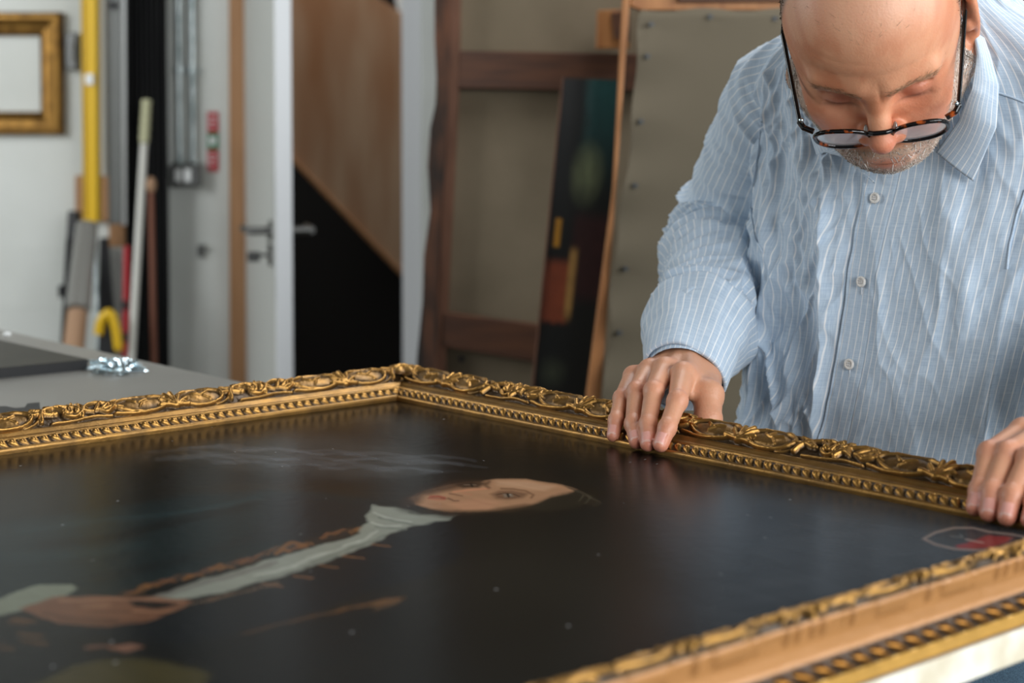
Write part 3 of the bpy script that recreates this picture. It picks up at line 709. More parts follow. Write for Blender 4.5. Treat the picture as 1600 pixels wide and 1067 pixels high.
# profile: (w, z, zone) ; zone 0 plain 1 gadroon 2 carved 3 bare cove 4 outer ornament 5 outer fillet
ctrl = [(.0005, -.0025, 0), (0, .0030, 0), (.0012, .0048, 0), (.0030, .0046, 0), (.0036, .0032, 1), (.0075, .0078, 1), (.0122, .0090, 1), (.0132, .0074, 0), (.0138, .0102, 0), (.0160, .0115, 0), (.0168, .0100, 0),
        (.0195, .0103, 0), (.0225, .0128, 0), (.0238, .0146, 0), (.0248, .0142, 0), (.0252, .0130, 2), (.0320, .0190, 2), (.0400, .0230, 2), (.0470, .0250, 2), (.0505, .0236, 2), (.0518, .0212, 3),
        (.0505, .0170, 3), (.0490, .0090, 3), (.0500, .0010, 3), (.0520, -.0025, 4), (.0538, -.0060, 4), (.0545, -.0115, 4), (.0548, -.0120, 5), (.0552, -.0205, 5), (.0420, -.0208, 5)]
pts = []
for (a, b) in zip(ctrl[:-1], ctrl[1:]):
    dl = math.hypot(b[0]-a[0], b[1]-a[1]); st_ = .00065 if (a[2] in (1, 2, 4)) else .0016
    n = max(1, int(round(dl/st_)))
    for i in range(n): f = i/n; pts.append((a[0]+(b[0]-a[0])*f, a[1]+(b[1]-a[1])*f, a[2] if a[2] == b[2] else (a[2] if f < .5 else b[2])))
pts.append(ctrl[-1])
PW = np.array([p[0] for p in pts]); PZ = np.array([p[1] for p in pts]); ZN = np.array([p[2] for p in pts])
PZs = PZ.copy()
tw = np.gradient(PW); tz = np.gradient(PZ); nl = np.hypot(tw, tz); NW, NZ_ = -tz/nl, tw/nl
fm, nt, bb = nodes('worn_carved_gilding')
for (at_, inp) in (('Col', 'Base Color'), ('Met', 'Metallic')):
    a_ = nt.nodes.new('ShaderNodeAttribute'); a_.attribute_name = at_; nt.links.new(a_.outputs['Color' if at_ == 'Col' else 'Fac'], bb.inputs[inp])
bb.inputs['Roughness'].default_value = .36
tc = nt.nodes.new('ShaderNodeTexCoord'); n1 = nt.nodes.new('ShaderNodeTexNoise'); n1.inputs['Scale'].default_value = 700; n1.inputs['Detail'].default_value = 4
nt.links.new(tc.outputs['Object'], n1.inputs['Vector']); bp = nt.nodes.new('ShaderNodeBump'); bp.inputs['Strength'].default_value = .35; bp.inputs['Distance'].default_value = .0006
nt.links.new(n1.outputs['Fac'], bp.inputs['Height']); nt.links.new(bp.outputs[0], bb.inputs['Normal'])
n2 = nt.nodes.new('ShaderNodeTexNoise'); n2.inputs['Scale'].default_value = 60; nt.links.new(tc.outputs['Object'], n2.inputs['Vector'])
mr = nt.nodes.new('ShaderNodeMapRange'); mr.inputs['To Min'].default_value = .26; mr.inputs['To Max'].default_value = .52; nt.links.new(n2.outputs['Fac'], mr.inputs['Value']); nt.links.new(mr.outputs[0], bb.inputs['Roughness'])
fr_ = thing('carved_gilt_frame', 'ornate carved gilt frame lying on the table around the portrait', 'frame', tuple(G(W/2, -L/2, ZT)))
def rail(org, d, out, Ls, phase, step, seed, lab):
    npz = int((Ls+.15)/step); q = np.linspace(0, 1, npz)
    Q, K = np.meshgrid(q, np.arange(len(PW)), indexing='ij')
    w_ = PW[K]; z_ = PZ[K]; zn = ZN[K]; p_ = -w_+Q*(Ls+2*w_)
    h = np.zeros_like(w_)
    # gadroon: slanted teardrop leaves
    g = zn == 1; pr = .0104; yy = np.clip((w_-.0036)/.0086, 0, 1); ph = (p_+yy*.0105+.0015*np.sin(yy*6))/pr; fr1 = ph-np.floor(ph)-.5; cell = np.floor(ph)
    wd_ = .20+.20*np.sin(np.clip(yy*1.1, 0, 1)*math.pi); hg = np.sqrt(np.clip(1-(fr1/wd_)**2, 0, 1))*np.sin(np.clip(yy, 0, 1)*math.pi)**.7*(.0026+.0016*(hash2(cell, cell*0+seed, 3)-.4))-.0007*np.exp(-(fr1/.05)**2)*(yy > .35)
    h = np.where(g, hg, h)
    c = zn == 2; yb = (w_-.0252)/.0253*BW; jig = .0016*(fbm2(p_*45, w_*45, seed)-.5)
    hc = tile(p_-phase+jig, yb+jig)*(.9+.35*fbm2(p_*30, w_*60, seed+5)); edge = sst(0, .0015, yb)
    hc = .85*hc*edge+.0012*(fbm2(p_*160, w_*160, seed+2)-.5); h = np.where(c, hc, h)
    # the leaves run over the ridge and down the outer side a little
    o_ = (zn == 3) & (z_ > .012); h = np.where(o_, tile(p_-phase, BW-.003+0*w_)*.55*sst(.011, .016, z_), h)
    ob = zn == 4; ph = (p_+z_*1.6)/.0170; f2 = ph-np.floor(ph)-.5
    h = np.where(ob, .0024*np.sqrt(np.clip(1-(f2/.34)**2, 0, 1))*np.sin(np.clip((-.0030-z_)/.0090, 0, 1)*math.pi)**.6+.0008*(fbm2(p_*200, z_*200, seed)-.5), h)
    flat = (zn == 0) | (zn == 3) | (zn == 5); h = np.where(flat, h+.0004*(fbm2(p_*90, w_*300+z_*300, seed+9)-.5), h)
    ww = w_+NW[K]*h; zz_ = z_+NZ_[K]*h
    V = org+p_[..., None]*d+ww[..., None]*out+zz_[..., None]*UPZ; V = V.reshape(-1, 3)
    # patina: gilding rubbed on the high points, dark size in the hollows
    hn = np.where(zn == 2, h/.0055, np.where(zn == 1, h/.003, np.where(zn == 4, h/.0026, .45))).ravel(); hn = np.clip(hn, 0, 1)
    pn_ = fbm2(p_.ravel()*70, w_.ravel()*90+z_.ravel()*60, seed+31)
    lo, hi = np.array(lin((64, 47, 27))), np.array(lin((176, 132, 70)))
    k_ = sst(.05, .75, hn+(pn_-.5)*.35)[:, None]; Cc = lo*(1-k_)+hi*k_
    zf = zn.ravel(); Cc = np.where((zf == 4)[:, None], Cc*np.array([.62, .52, .42]), Cc); bare = (zf == 3); fl = zf == 5
    tan = np.array(lin((170, 120, 70)))*(.86+.3*fbm2(p_.ravel()*12, z_.ravel()*160, 4))[:, None]
    Cc = np.where(bare[:, None], tan, Cc); Cc = np.where(fl[:, None], np.array(lin((206, 158, 78)))*(.85+.3*pn_)[:, None], Cc)
    met = np.where(bare, .12, np.where(fl, .45, .5+.45*k_[:, 0]))
    o = mesh_np('side_rail', V, gridfaces(npz, len(PW)), fm); setcol(o, Cc)
    a = o.data.attributes.new('Met', 'FLOAT', 'POINT'); a.data.foreach_set('value', met.astype(np.float32))
    if lab: o['label'] = lab
    return keep(o, fr_)
ZO = UPZ*ZP
rail(O0+ZO, dB, NN, W, .2515, .0008, 11, 'far long rail with dull bronze toned gilding')
rail(O0-NN*L+ZO, -NN*-1, -dB, L, L-.252, .0008, 23, 'left rail with bright gold gilding')
rail(O0+dB*W-NN*L+ZO, NN, dB, L, L-.252, .0011, 37, 'near rail showing its bare ochre outer side')
rail(O0-NN*L+ZO, dB, -NN, W, .2515, .004, 41, None)
# corner rosettes
def rosette(s, n, lab=None):
    nr, na = 34, 120; R_ = .020; V = []
    for i in range(nr):
        r = R_*i/(nr-1)
        for j in range(na):
            a = 2*math.pi*j/na; pe = abs(math.cos(a*3)); rr_ = r*(.80+.20*pe)
            x = r/R_; z = .0085*(math.cos(x*math.pi/2)**.5)*(.62+.38*pe*min(1, x*2)) if x < 1 else 0
            z += .0030*math.exp(-((x-.0)/.16)**2)-.0022*math.exp(-((x-.25)/.07)**2)
            V.append(G(s+rr_*math.cos(a), n+rr_*math.sin(a), ZP+.0225+z))
    o = mesh_np('corner_rosette', V, gridfaces(nr, na, True), fm)
    V = np.array(V); hh = (V[:, 2]-ZP-.0225)/.009; k_ = sst(.1, .9, hh)[:, None]; setcol(o, np.array(lin((92, 62, 26)))*(1-k_)+np.array(lin((206, 158, 84)))*k_)
    a = o.data.attributes.new('Met', 'FLOAT', 'POINT'); a.data.foreach_set('value', (.5+.45*k_[:, 0]).astype(np.float32)); keep(o, fr_)
for (s, n) in ((-.037, .037), (W+.036, .036), (-.037, -L-.037), (W+.036, -L-.036)): rosette(s, n)

# ================================================================== small things on the grey table
def tpoly(px, z0, z1, name, m, parent=None, bevel=.001):
    P_ = [onz(u, v, z1) for u, v in px]; P_ = [np.array([p[0], p[1], z0]) for p in P_]
    o = MB().prism(P_, (0, 0, z1-z0)).build(name, m, bevel=bevel); return keep(o, parent) if parent else o
t = thing('unframed_dark_canvas', 'flat dark unframed canvas lying at the far left end of the table', 'canvas', tuple(onz(60, 562, ZT)))
q1, q2 = onz(137, 561, ZT+.014), onz(-260, 474, ZT+.014); q3 = onz(-240, 597, ZT+.014)
M_olive = mat('dark_olive_paint', (50, 48, 38), .5, c2=(36, 35, 28), scale=7)
P_ = [q1, q2, q2+(q3-q1), q3]; P_ = [np.array([p[0], p[1], ZT+.0]) for p in P_]
keep(MB().prism(P_, (0, 0, .0125)).build('stretcher', M_blackp), t); P2 = [np.array([p[0], p[1], ZT+.0125]) for p in P_]
keep(MB().prism(P2, (0, 0, .0015)).build('paint_layer', M_olive), t)
# black bracket
t = thing('black_bracket', 'flat black metal bracket lying on the table behind the left rail', 'bracket', tuple(onz(30, 640, ZT)))
tpoly([(-30, 640), (-30, 636), (10, 634), (24, 637), (38, 636), (42, 630), (62, 628), (63, 645), (30, 652), (-30, 655)], ZT, ZT+.006, 'plate', M_blackp, t)
tpoly([(-20, 642), (8, 640), (10, 646), (-20, 648)], ZT+.006, ZT+.009, 'slot', M_blackp, t)
o = MB().ball(onz(11, 529, ZT+.012), .006, (1, 1, .6)).build('white_pin', M_white, smooth=True); o.location.z += .006; tag(o, 'tiny white pin head standing on the dark canvas edge', 'pin')
# zinc screws
M_zinc = mat('bright_zinc', (206, 222, 228), .18, 1)
def screw_mesh():
    mb = MB(); mb.tube((0, 0, 0), (.004, 0, 0), .0042, .0018, seg=10)
    for k in range(7): mb.tube((.004+k*.0026, 0, 0), (.0066+k*.0026, 0, 0), .0019, .0014, seg=7)
    mb.tube((.0222, 0, 0), (.0265, 0, 0), .0017, .0002, seg=7)
    return mb.build('screw', M_zinc, smooth=False)
s0 = screw_mesh(); s0.name = 'zinc_screw'; rs = random.Random(5)
for k in range(64):
    o = s0 if k == 0 else s0.copy()
    if k: COL.objects.link(o)
    a = rs.uniform(0, 6.28); r = rs.random()**.6; lvl = 0 if k < 44 else 1; r *= (1, .6)[lvl]
    u = 177+41*r*math.cos(a); v = 578+10*r*math.sin(a); p = onz(u, v, ZT)
    o.location = (p[0], p[1], ZT+.0045+.005*lvl); o.rotation_euler = (rs.uniform(0, 3), rs.uniform(-.15, .15)+(.25 if lvl else 0), rs.uniform(0, 6.28))
    tag(o, 'small shiny zinc screw in the loose pile on the grey table', 'screw', 'pile of zinc screws on the table')
# ================================================================== the man
man = thing('person', 'man in pale blue pinstriped shirt, head bent, both hands on the gilt frame', 'person', tuple(G(.52, .32, 0)))
M_skin = mat_attr('skin', .44, sss=.15, bump=.3, bscale=520)
FT = -NN; LT = dB            # torso faces the painting; LT = his left
# ---- head pose
HS = 1.02; HC = np.array([.3315, 1.560, ZC+.079])
def hbasis(yaw, p, r):
    dh = np.array([-math.sin(yaw), -math.cos(yaw), 0]); Fh = math.cos(p)*dh-math.sin(p)*UPZ; U = math.sin(p)*dh+math.cos(p)*UPZ
    Lh = np.array([-dh[1], dh[0], 0]); return math.cos(r)*Lh+math.sin(r)*U, Fh, math.cos(r)*U-math.sin(r)*Lh
HB = np.stack(hbasis(math.radians(9), math.radians(49), math.radians(9.5)))   # rows: left, front, up
def h2w(P): return HC+HS*(np.asarray(P)@HB)
def headsdf(P):
    d = ell(P, (0, -.012, .036), (.076, .099, .086))
    d = smin(d, ell(P, (0, .030, .045), (.066, .064, .062)), .03)           # forehead
    d = smin(d, ell(P, (0, .030, -.026), (.067, .060, .076)), .03)          # face mass
    d = smin(d, ell(P, (0, .064, -.078), (.029, .034, .026)), .03)          # chin
    for s in (-1, 1):
        d = smin(d, cone(P, (s*.066, .004, -.046), (s*.022, .062, -.078), .021, .018), .022)   # jaw
        d = smin(d, ell(P, (s*.046, .060, -.018), (.021, .022, .020)), .022)                  # cheekbone
        d = smin(d, ell(P, (s*.029, .066, -.046), (.022, .022, .024)), .02)
        d = smin(d, cone(P, (s*.012, .090, .026), (s*.046, .078, .028), .0085, .007), .014)  # brow ridge
        d = smax(d, -ell(P, (s*.033, .097, .006), (.019, .017, .0135)), .010)                # socket
        d = smin(d, ell(P, (s*.032, .0715, .006), (.0155, .0145, .0145)), .004)               # lowered lid
        d = smax(d, -cone(P, (s*.021, .0875, -.0015), (s*.044, .0815, .0005), .0009, .0009), .003)   # lash crease
        d = smax(d, -cone(P, (s*.021, .0865, .0125), (s*.045, .0795, .0130), .0008, .0008), .004)
        d = smax(d, -cone(P, (s*.020, .084, -.012), (s*.040, .082, -.017), .001, .001), .006)        # eye bag line
    # nose
    d = smin(d, cone(P, (0, .091, .018), (0, .102, -.010), .0072, .0085), .012)
    d = smin(d, cone(P, (0, .102, -.010), (0, .1110, -.0250), .0085, .0116), .006)
    for s in (-1, 1):
        d = smin(d, ell(P, (s*.0135, .099, -.0285), (.0080, .0105, .0085)), .006)
        d = smax(d, -ell(P, (s*.0068, .102, -.038), (.0036, .0060, .0040)), .003)
    # mouth
    d = smin(d, ell(P, (0, .086, -.064), (.024, .014, .016)), .014)
    d = smin(d, cone(P, (-.018, .0930, -.0625), (.018, .0930, -.0625), .0042, .0042), .005)
    d = smin(d, cone(P, (-.015, .0920, -.0720), (.015, .0920, -.0720), .0050, .0050), .005)
    d = smax(d, -cone(P, (-.025, .0935, -.0672), (.025, .0935, -.0672), .0012, .0012), .004)
    # ears
    for s, ep in ((-1, .071), (1, .083)):
        eo = ep-.083; a = math.radians(18); R = np.array([[math.cos(a)*s, -math.sin(a), 0], [math.sin(a)*s, math.cos(a), 0], [0, 0, 1]]).T
        e = ell(P, (s*(.083+eo), -.012, .001), (.0075, .0190, .0300), R)
        e = smin(e, ell(P, (s*(.081+eo), -.006, -.030), (.0065, .0115, .0120), R), .008)
        e = smax(e, -ell(P, (s*(.089+eo), -.010, .001), (.0075, .0110, .0185), R), .004)
        e = smin(e, ell(P, (s*(.080+eo), .004, -.006), (.0050, .0045, .0070)), .004)
        e = smin(e, ell(P, (s*(.081+eo), -.016, -.001), (.0040, .0040, .0160), R), .004)
        d = smin(d, e, .006)
    d = smin(d, cone(P, (0, -.030, -.055), (0, -.075, -.16), .054, .058), .03)     # neck
    # forehead creases
    zc = P[:, 2]; yc = P[:, 1]
    d = d + .00025*np.exp(-((zc-.045-.02*np.abs(P[:, 0]))/.002)**2)*(yc > .03)*(np.abs(P[:, 0]) < .05)+.00025*np.exp(-((zc-.057-.1*np.abs(P[:, 0]))/.002)**2)*(yc > .03)*(np.abs(P[:, 0]) < .05)
    d = d + .0010*np.exp(-((P[:, 0]-.004)/.0018)**2)*np.exp(-((zc-.024)/.010)**2)*(yc > .05)
    return d
HV, HF = surfnet(headsdf, (-.105, -.125, -.17), (.105, .14, .135), .0017)
# skin colours by anatomy
def g(P, c, r): return np.exp(-(((P-np.array(c))/np.array(r))**2).sum(1))
base = np.array(lin((216, 154, 118))); 
def mix(C, m, c): return C*(1-m[:, None])+np.array(lin(c))*m[:, None]
hc = np.tile(base, (len(HV), 1)); mot = fbm2(HV[:, 0]*60+9, HV[:, 2]*60+HV[:, 1]*30, 3)
hc = mix(hc, .75*sst(.3, .7, mot), (198, 124, 88))
hc = mix(hc, .6*g(HV, (0, .06, .10), (.05, .08, .03)), (232, 182, 150))
for s in (-1, 1):
    hc = mix(hc, .55*g(HV, (s*.045, .07, -.028), (.022, .03, .020)), (214, 128, 104))
    hc = mix(hc, .45*g(HV, (s*.033, .085, .006), (.017, .02, .011)), (196, 122, 104))
    hc = mix(hc, .75*g(HV, (s*.033, .085, -.0012), (.014, .02, .0014)), (96, 60, 48))
    hc = mix(hc, .5*g(HV, (s*.083, -.01, .0), (.02, .016, .02)), (206, 118, 96))
hc = mix(hc, .6*g(HV, (0, .115, -.028), (.017, .02, .016)), (216, 122, 98))
hc = mix(hc, .85*g(HV, (0, .094, -.0625), (.019, .012, .0038)), (186, 106, 92)); hc = mix(hc, .85*g(HV, (0, .094, -.0725), (.016, .012, .0042)), (196, 112, 98))
hc = mix(hc, .8*g(HV, (0, .096, -.0672), (.022, .012, .0012)), (96, 50, 42))
def beardmask(P):
    x, y, z = np.abs(P[:, 0]), P[:, 1], P[:, 2]
    top = np.interp(x, [0, .018, .030, .045, .058, .066, .08], [-.052, -.052, -.052, -.050, -.030, .002, .03])
    m = 1-sst(-.004, .004, z-top); m *= sst(-.030, -.010, y-.1*np.minimum(0, z+.06)*0); m *= sst(-.135, -.118, z+.0*y)
    m *= 1-np.exp(-((z+.0675)/.0075)**2-(x/.021)**2)*(y > .075); m *= 1-np.exp(-((z+.045)/.006)**2-(x/.016)**2)*(y > .09)
    return m*(y > -.028)*(1-1.*((x > .0745) & (y < .012) & (z > -.048)))
def hairmask(P):
    x, y, z = np.abs(P[:, 0]), P[:, 1], P[:, 2]
    side = sst(.050, .060, x)*(1-sst(.022, .034, y))*np.maximum(sst(.034, .044, z), sst(.010, .016, y)*sst(-.005, .01, z))*(1-sst(.075, .095, z))
    side = np.maximum(side, (1-sst(-.06, -.04, y))*sst(-.09, -.07, z)*(1-sst(.07, .1, z)))
    side = np.maximum(side, (P[:, 0] < -.055)*sst(-.05, -.03, z)*(1-sst(.075, .095, z))*(1-sst(.022, .034, y)))
    burn = sst(.060, .066, x)*sst(-.004, .004, y)*(1-sst(.026, .034, y))*sst(-.04, -.03, z)*(1-sst(.02, .04, z))
    return np.maximum(side, burn)*(1-1.*((P[:, 0] > .0755) & (y > -.045) & (y < .014) & (z < .034)))
bm_ = beardmask(HV); hm = hairmask(HV)
hc = mix(hc, .8*bm_, (176, 160, 146)); hc = mix(hc, .8*hm, (104, 92, 82))
mst = g(HV, (0, .09, -.053), (.028, .02, .007)); hc = mix(hc, .6*mst*bm_, (140, 112, 86))
HVw = h2w(HV)
# ---- hands
def loc2w(a): return np.array([G(s, n, ZP+z) for (s, n, z) in a])
RH = {'pinky': [(.3278, .002, .0075), (.3215, .012, .0195), (.3069, .034, .0360), (.2850, .072, .0500)],
      'ring': [(.3611, -.001, .0070), (.3441, .012, .0190), (.3223, .038, .0440), (.3010, .078, .0570)],
      'middle': [(.3775, -.003, .0075), (.3650, .010, .0210), (.3452, .038, .0470), (.3200, .080, .0600)],
      'index': [(.3927, -.002, .0090), (.3893, .010, .0220), (.3773, .036, .0420), (.3470, .076, .0590)],
      'thumb': [(.3755, .070, .0060), (.3790, .076, .0200), (.3660, .090, .0400), (.3300, .122, .0470)]}
RW = (.2880, .150, .0640)
LH = {'index': [(.7176, .002, .0080), (.7150, .012, .0190), (.7050, .040, .0420), (.7080, .083, .0530)],
      'middle': [(.7322, -.002, .0070), (.7270, .010, .0200), (.7195, .042, .0440), (.7290, .087, .0570)],
      'ring': [(.7487, -.004, .0070), (.7440, .010, .0200), (.7390, .041, .0430), (.7500, .085, .0560)],
      'pinky': [(.7650, .000, .0070), (.7620, .012, .0180), (.7600, .036, .0370), (.7690, .078, .0500)],
      'thumb': [(.7050, .071, .0060), (.7000, .078, .0200), (.7050, .092, .0400), (.7280, .125, .0480)]}
LW = (.7500, .158, .0640)
RAD = {'pinky': (.0062, .0070, .0078, .0098), 'ring': (.0070, .0079, .0088, .0108), 'middle': (.0072, .0082, .0092, .0114), 'index': (.0072, .0081, .0092, .0114), 'thumb': (.0115, .0130, .0148, .0165)}
HR = np.stack([dB, NN, UPZ])
def handmesh(FG, WR):
    J = {k: np.array(v) for k, v in FG.items()}; wr = np.array(WR)
    nails = {}
    for k, j in J.items():
        d = j[0]-j[1]; d /= np.linalg.norm(d)
        up = np.array([.35, -.8, .45]) if k != 'thumb' else np.array([0, .9, .3]); up = up-d*(up@d); up /= np.linalg.norm(up); side = np.cross(d, up)
        nails[k] = (j[0]-d*.0030+up*RAD[k][0]*.72, np.stack([side, d, up]), RAD[k][0])
    def f(P):
        palm = cone(P, wr+(0, .03, .004), wr, .026, .024)
        mids = []
        for k in ('index', 'middle', 'ring', 'pinky'):
            m = J[k][3]; c = m*.45+wr*.55; mids.append(c)
            palm = smin(palm, cone(P, wr, m+(0, .004, -.006), .021, RAD[k][3]+.0015), .010)
            palm = smin(palm, ell(P, m+(0, 0, .0015), (RAD[k][3],)*3), .006)
            palm = smin(palm, cone(P, wr+(0, 0, .012), m+(0, .01, .006), .007, .0035), .006)   # tendon
        t = J['thumb']; palm = smin(palm, cone(P, wr+(0, 0, -.008), t[3], .020, .0155), .014)
        palm = smin(palm, cone(P, t[3], J['index'][3]+(0, .012, -.010), .015, .010), .014); palm = smin(palm, cone(P, t[2]+(0, 0, .004), J['index'][3]*.6+J['index'][2]*.4+(0, .014, -.010), .0105, .006), .010)
        d = palm
        for k in J:
            j = J[k]; r = RAD[k]
            fg = cone(P, j[0], j[1], r[0], r[1]); fg = smin(fg, cone(P, j[1], j[2], r[1]*.96, r[2]*.97), .003); fg = smin(fg, cone(P, j[2], j[3], r[2]*.96, r[3]), .004)
            fg = smin(fg, ell(P, j[2], (r[2]*1.05,)*3), .003); fg = smin(fg, ell(P, j[1], (r[1]*1.03,)*3), .003)
            c, R, rr_ = nails[k]
            # knuckle creases
            for q, r_ in ((j[2], r[2]), (j[1], r[1])):
                dq = (j[1]-j[3]) if q is j[2] else (j[0]-j[2]); dq = dq/np.linalg.norm(dq)
                for o in (-.0022, 0, .0022):
                    al = (P-q)@dq-o; fg = fg+.00035*np.exp(-(al/.0006)**2)
            pl = P-c; lx = pl@R[0]; ly = pl@R[1]; lz = pl@R[2]
            inn = np.maximum(np.abs(lx)-rr_*.62, np.abs(ly)-rr_*.82)
            groove = np.exp(-(inn/.0006)**2)*(lz > -.002); fg = fg+.00055*groove
            fg = smin(fg, ell(P, c+R[2]*(-.0002), (rr_*.62, rr_*.80, rr_*.26), R.T), .0006)
            d = smin(d, fg, .0035)
        return d
    allp = np.concatenate([np.array(list(J.values())).reshape(-1, 3), [wr, wr+(0, .04, 0)]])
    V, Fq = surfnet(f, allp.min(0)-.034, allp.max(0)+.034, .0011)
    c = np.tile(np.array(lin((212, 156, 122))), (len(V), 1)); mot = fbm2(V[:, 0]*90, V[:, 1]*90+V[:, 2]*60, 8); c = mix(c, .45*mot, (198, 136, 108))
    for k in J:
        j = J[k]
        c = mix(c, .60*np.exp(-((V-j[0])**2).sum(1)/.012**2), (214, 122, 104)); c = mix(c, .45*np.exp(-((V-j[1])**2).sum(1)/.009**2), (208, 130, 108))
        c = mix(c, .55*np.exp(-((V-j[2])**2).sum(1)/.010**2), (206, 126, 104)); c = mix(c, .35*np.exp(-((V-j[3])**2).sum(1)/.012**2), (204, 134, 110))
        cc, R, rr_ = nails[k]; pl = V-cc; inn = np.maximum(np.abs(pl@R[0])-rr_*.60, np.abs(pl@R[1])-rr_*.78); m = (1-sst(-.0004, .0004, inn))*((pl@R[2]) > -.0015)
        c = mix(c, .85*m, (226, 168, 156)); tip = (1-sst(-.0003, .0003, inn))*((pl@R[1]) > rr_*.58)*((pl@R[2]) > -.0015); c = mix(c, .45*tip, (232, 214, 198))
    return O0+UPZ*ZP+V@HR, Fq, c
RV, RF, RC = handmesh(RH, RW); LV, LF, LC = handmesh(LH, LW)
# ---- torso centre line of the clothed body, from placket positions
plk = [(at(1285, 770, 1.665), ), (at(1303, 690, 1.652), ), (at(1329, 569, 1.648), ), (at(1348, 440, 1.644), ), (at(1369, 310, 1.644), ), (at(1388, 265, 1.650), )]
plk = np.array([p[0] for p in plk]); order = np.argsort(plk[:, 2]); plk = plk[order]
rings = [  # z, half width, half depth, front offset (centre = placket - FT*depth)
    (.86, .198, .135), (.95, .190, .130), (1.02, .186, .126), (1.09, .190, .122), (1.16, .200, .118), (1.23, .210, .112), (1.30, .214, .104), (1.345, .210, .098), (1.378, .190, .090),
    (1.400, .158, .080), (1.418, .122, .074), (1.436, .092, .072), (1.452, .074, .070)]
rz = np.array([r[0] for r in rings]); ra = np.array([r[1] for r in rings]); rb = np.array([r[2] for r in rings])
def smooth_interp(z, xs, ys):
    return np.array([np.interp(z+o, xs, ys) for o in (-.024, -.016, -.008, 0, .008, .016, .024)]).mean(0)
def torso_c(z):
    fx = np.array([np.interp(z+o, plk[:, 2], plk[:, 0]) for o in (-.03, -.015, 0, .015, .03)]).mean(0); fy = np.array([np.interp(z+o, plk[:, 2], plk[:, 1]) for o in (-.03, -.015, 0, .015, .03)]).mean(0)
    b = smooth_interp(z, rz, rb); cen = np.stack([fx, fy], -1)-np.asarray(b)[..., None]*FT[:2]
    k = sst(1.28, 1.45, z)[..., None]   # above the chest the axis leans to the neck
    return cen*(1-k)+np.array([.412, 1.700])*k
NTH, NRW = 620, 380
q_ = np.linspace(0, 1, NTH, endpoint=False); th = 2*math.pi*q_-.80*np.sin(2*math.pi*q_); zr = np.concatenate([np.linspace(.86, 1.33, 290), np.linspace(1.3315, 1.452, 90)])
ZR, TH_ = np.meshgrid(zr, th, indexing='ij')
A_ = smooth_interp(ZR, rz, ra); B_ = smooth_interp(ZR, rz, rb)
ex = 2/2.35
ct, st_ = np.cos(TH_), np.sin(TH_)
lx = A_*np.sign(st_)*np.abs(st_)**ex; ly = B_*np.sign(ct)*np.abs(ct)**ex
cxy = torso_c(ZR)
# arc coordinate for the stripes
al = np.cumsum(np.hypot(np.diff(lx, axis=1, prepend=lx[:, :1]), np.diff(ly, axis=1, prepend=ly[:, :1])), axis=1)
per = al[:, -1:]; ua = np.where(al > per/2, al-per, al)*(.205/A_)**.75
nx = st_/A_; ny = ct/B_; nn = np.hypot(nx, ny); nx /= nn; ny /= nn
# folds: long soft drapes, finer crumples, drag lines from the right shoulder
zr_ = ZR-1.0
wx = ua+.03*(fbm2(ua*9, zr_*7, 40)-.5)
f1 = 1-np.abs(2*fbm2(wx*17+zr_*1.5, zr_*3.2, 50, 3)-1); f2_ = 1-np.abs(2*fbm2((ua+zr_*.55)*24, (zr_-ua*.4)*8, 60, 3)-1); f3 = 1-np.abs(2*fbm2((ua-zr_*.5)*28, (zr_+ua*.3)*10, 70, 3)-1)
rt = sst(.0, -.03, ua) if False else (1-sst(-.03, .0, ua))    # his right half is more creased
disp = (f1**3)*(.0080+.0090*rt)+(f2_**4)*(.0022+.0060*rt)+(f3**4)*(.0018+.0036*rt)+.0010*(fbm2(ua*120, zr_*70, 80)-.5)
disp -= .006
low = 1-sst(.96, 1.10, ZR); disp += low*(.006*np.sin(ua*62+zr_*9)*fbm2(ua*12, zr_*3, 90))
front = np.exp(-(ua/.09)**2)
# placket: his left panel laps over the right
lap = sst(-.0156, -.0150, ua)*(1-sst(.05, .16, ua))*.0032*(ZR < 1.43)
lap -= .0007*np.exp(-((ua-.0175)/.0007)**2)*(ZR < 1.43); lap -= .0006*np.exp(-((ua+.0125)/.0006)**2)
disp = disp*(1-.55*np.exp(-(ua/.02)**2))+lap
px_ = cxy[..., 0]+LT[0]*(lx+nx*disp)+FT[0]*(ly+ny*disp); py_ = cxy[..., 1]+LT[1]*(lx+nx*disp)+FT[1]*(ly+ny*disp)
# his right shoulder hangs a little lower / slopes
zo = ZR-.0*lx
TV = np.stack([px_, py_, zo], -1).reshape(-1, 3)
# drop toward the shoulder tips so that the yoke slopes
TF = gridfaces(len(zr), NTH, True)
M_shirt, nt, bb = nodes('striped_linen_shirt')
def fnode(op, a, b=None):
    n = nt.nodes.new('ShaderNodeMath'); n.operation = op
    for i, x in enumerate((a, b)):
        if x is None: continue
        if isinstance(x, (int, float)): n.inputs[i].default_value = x
        else: nt.links.new(x, n.inputs[i])
    return n.outputs[0]
uvn = nt.nodes.new('ShaderNodeAttribute'); uvn.attribute_name = 'cloth'; sp_ = nt.nodes.new('ShaderNodeSeparateXYZ'); nt.links.new(uvn.outputs['Vector'], sp_.inputs[0])
U0, V0 = sp_.outputs[0], sp_.outputs[1]
frc = fnode('FRACT', fnode('MULTIPLY', U0, 1/.0078)); dst = fnode('ABSOLUTE', fnode('SUBTRACT', frc, .5))
line = nt.nodes.new('ShaderNodeMapRange'); line.interpolation_type = 'SMOOTHSTEP'; nt.links.new(dst, line.inputs['Value'])
line.inputs['From Min'].default_value = .05; line.inputs['From Max'].default_value = .10; line.inputs['To Min'].default_value = 1; line.inputs['To Max'].default_value = 0
brk = nt.nodes.new('ShaderNodeTexNoise'); brk.inputs['Scale'].default_value = 60; brk.inputs['Detail'].default_value = 3
nt.links.new(uvn.outputs['Vector'], brk.inputs['Vector'])
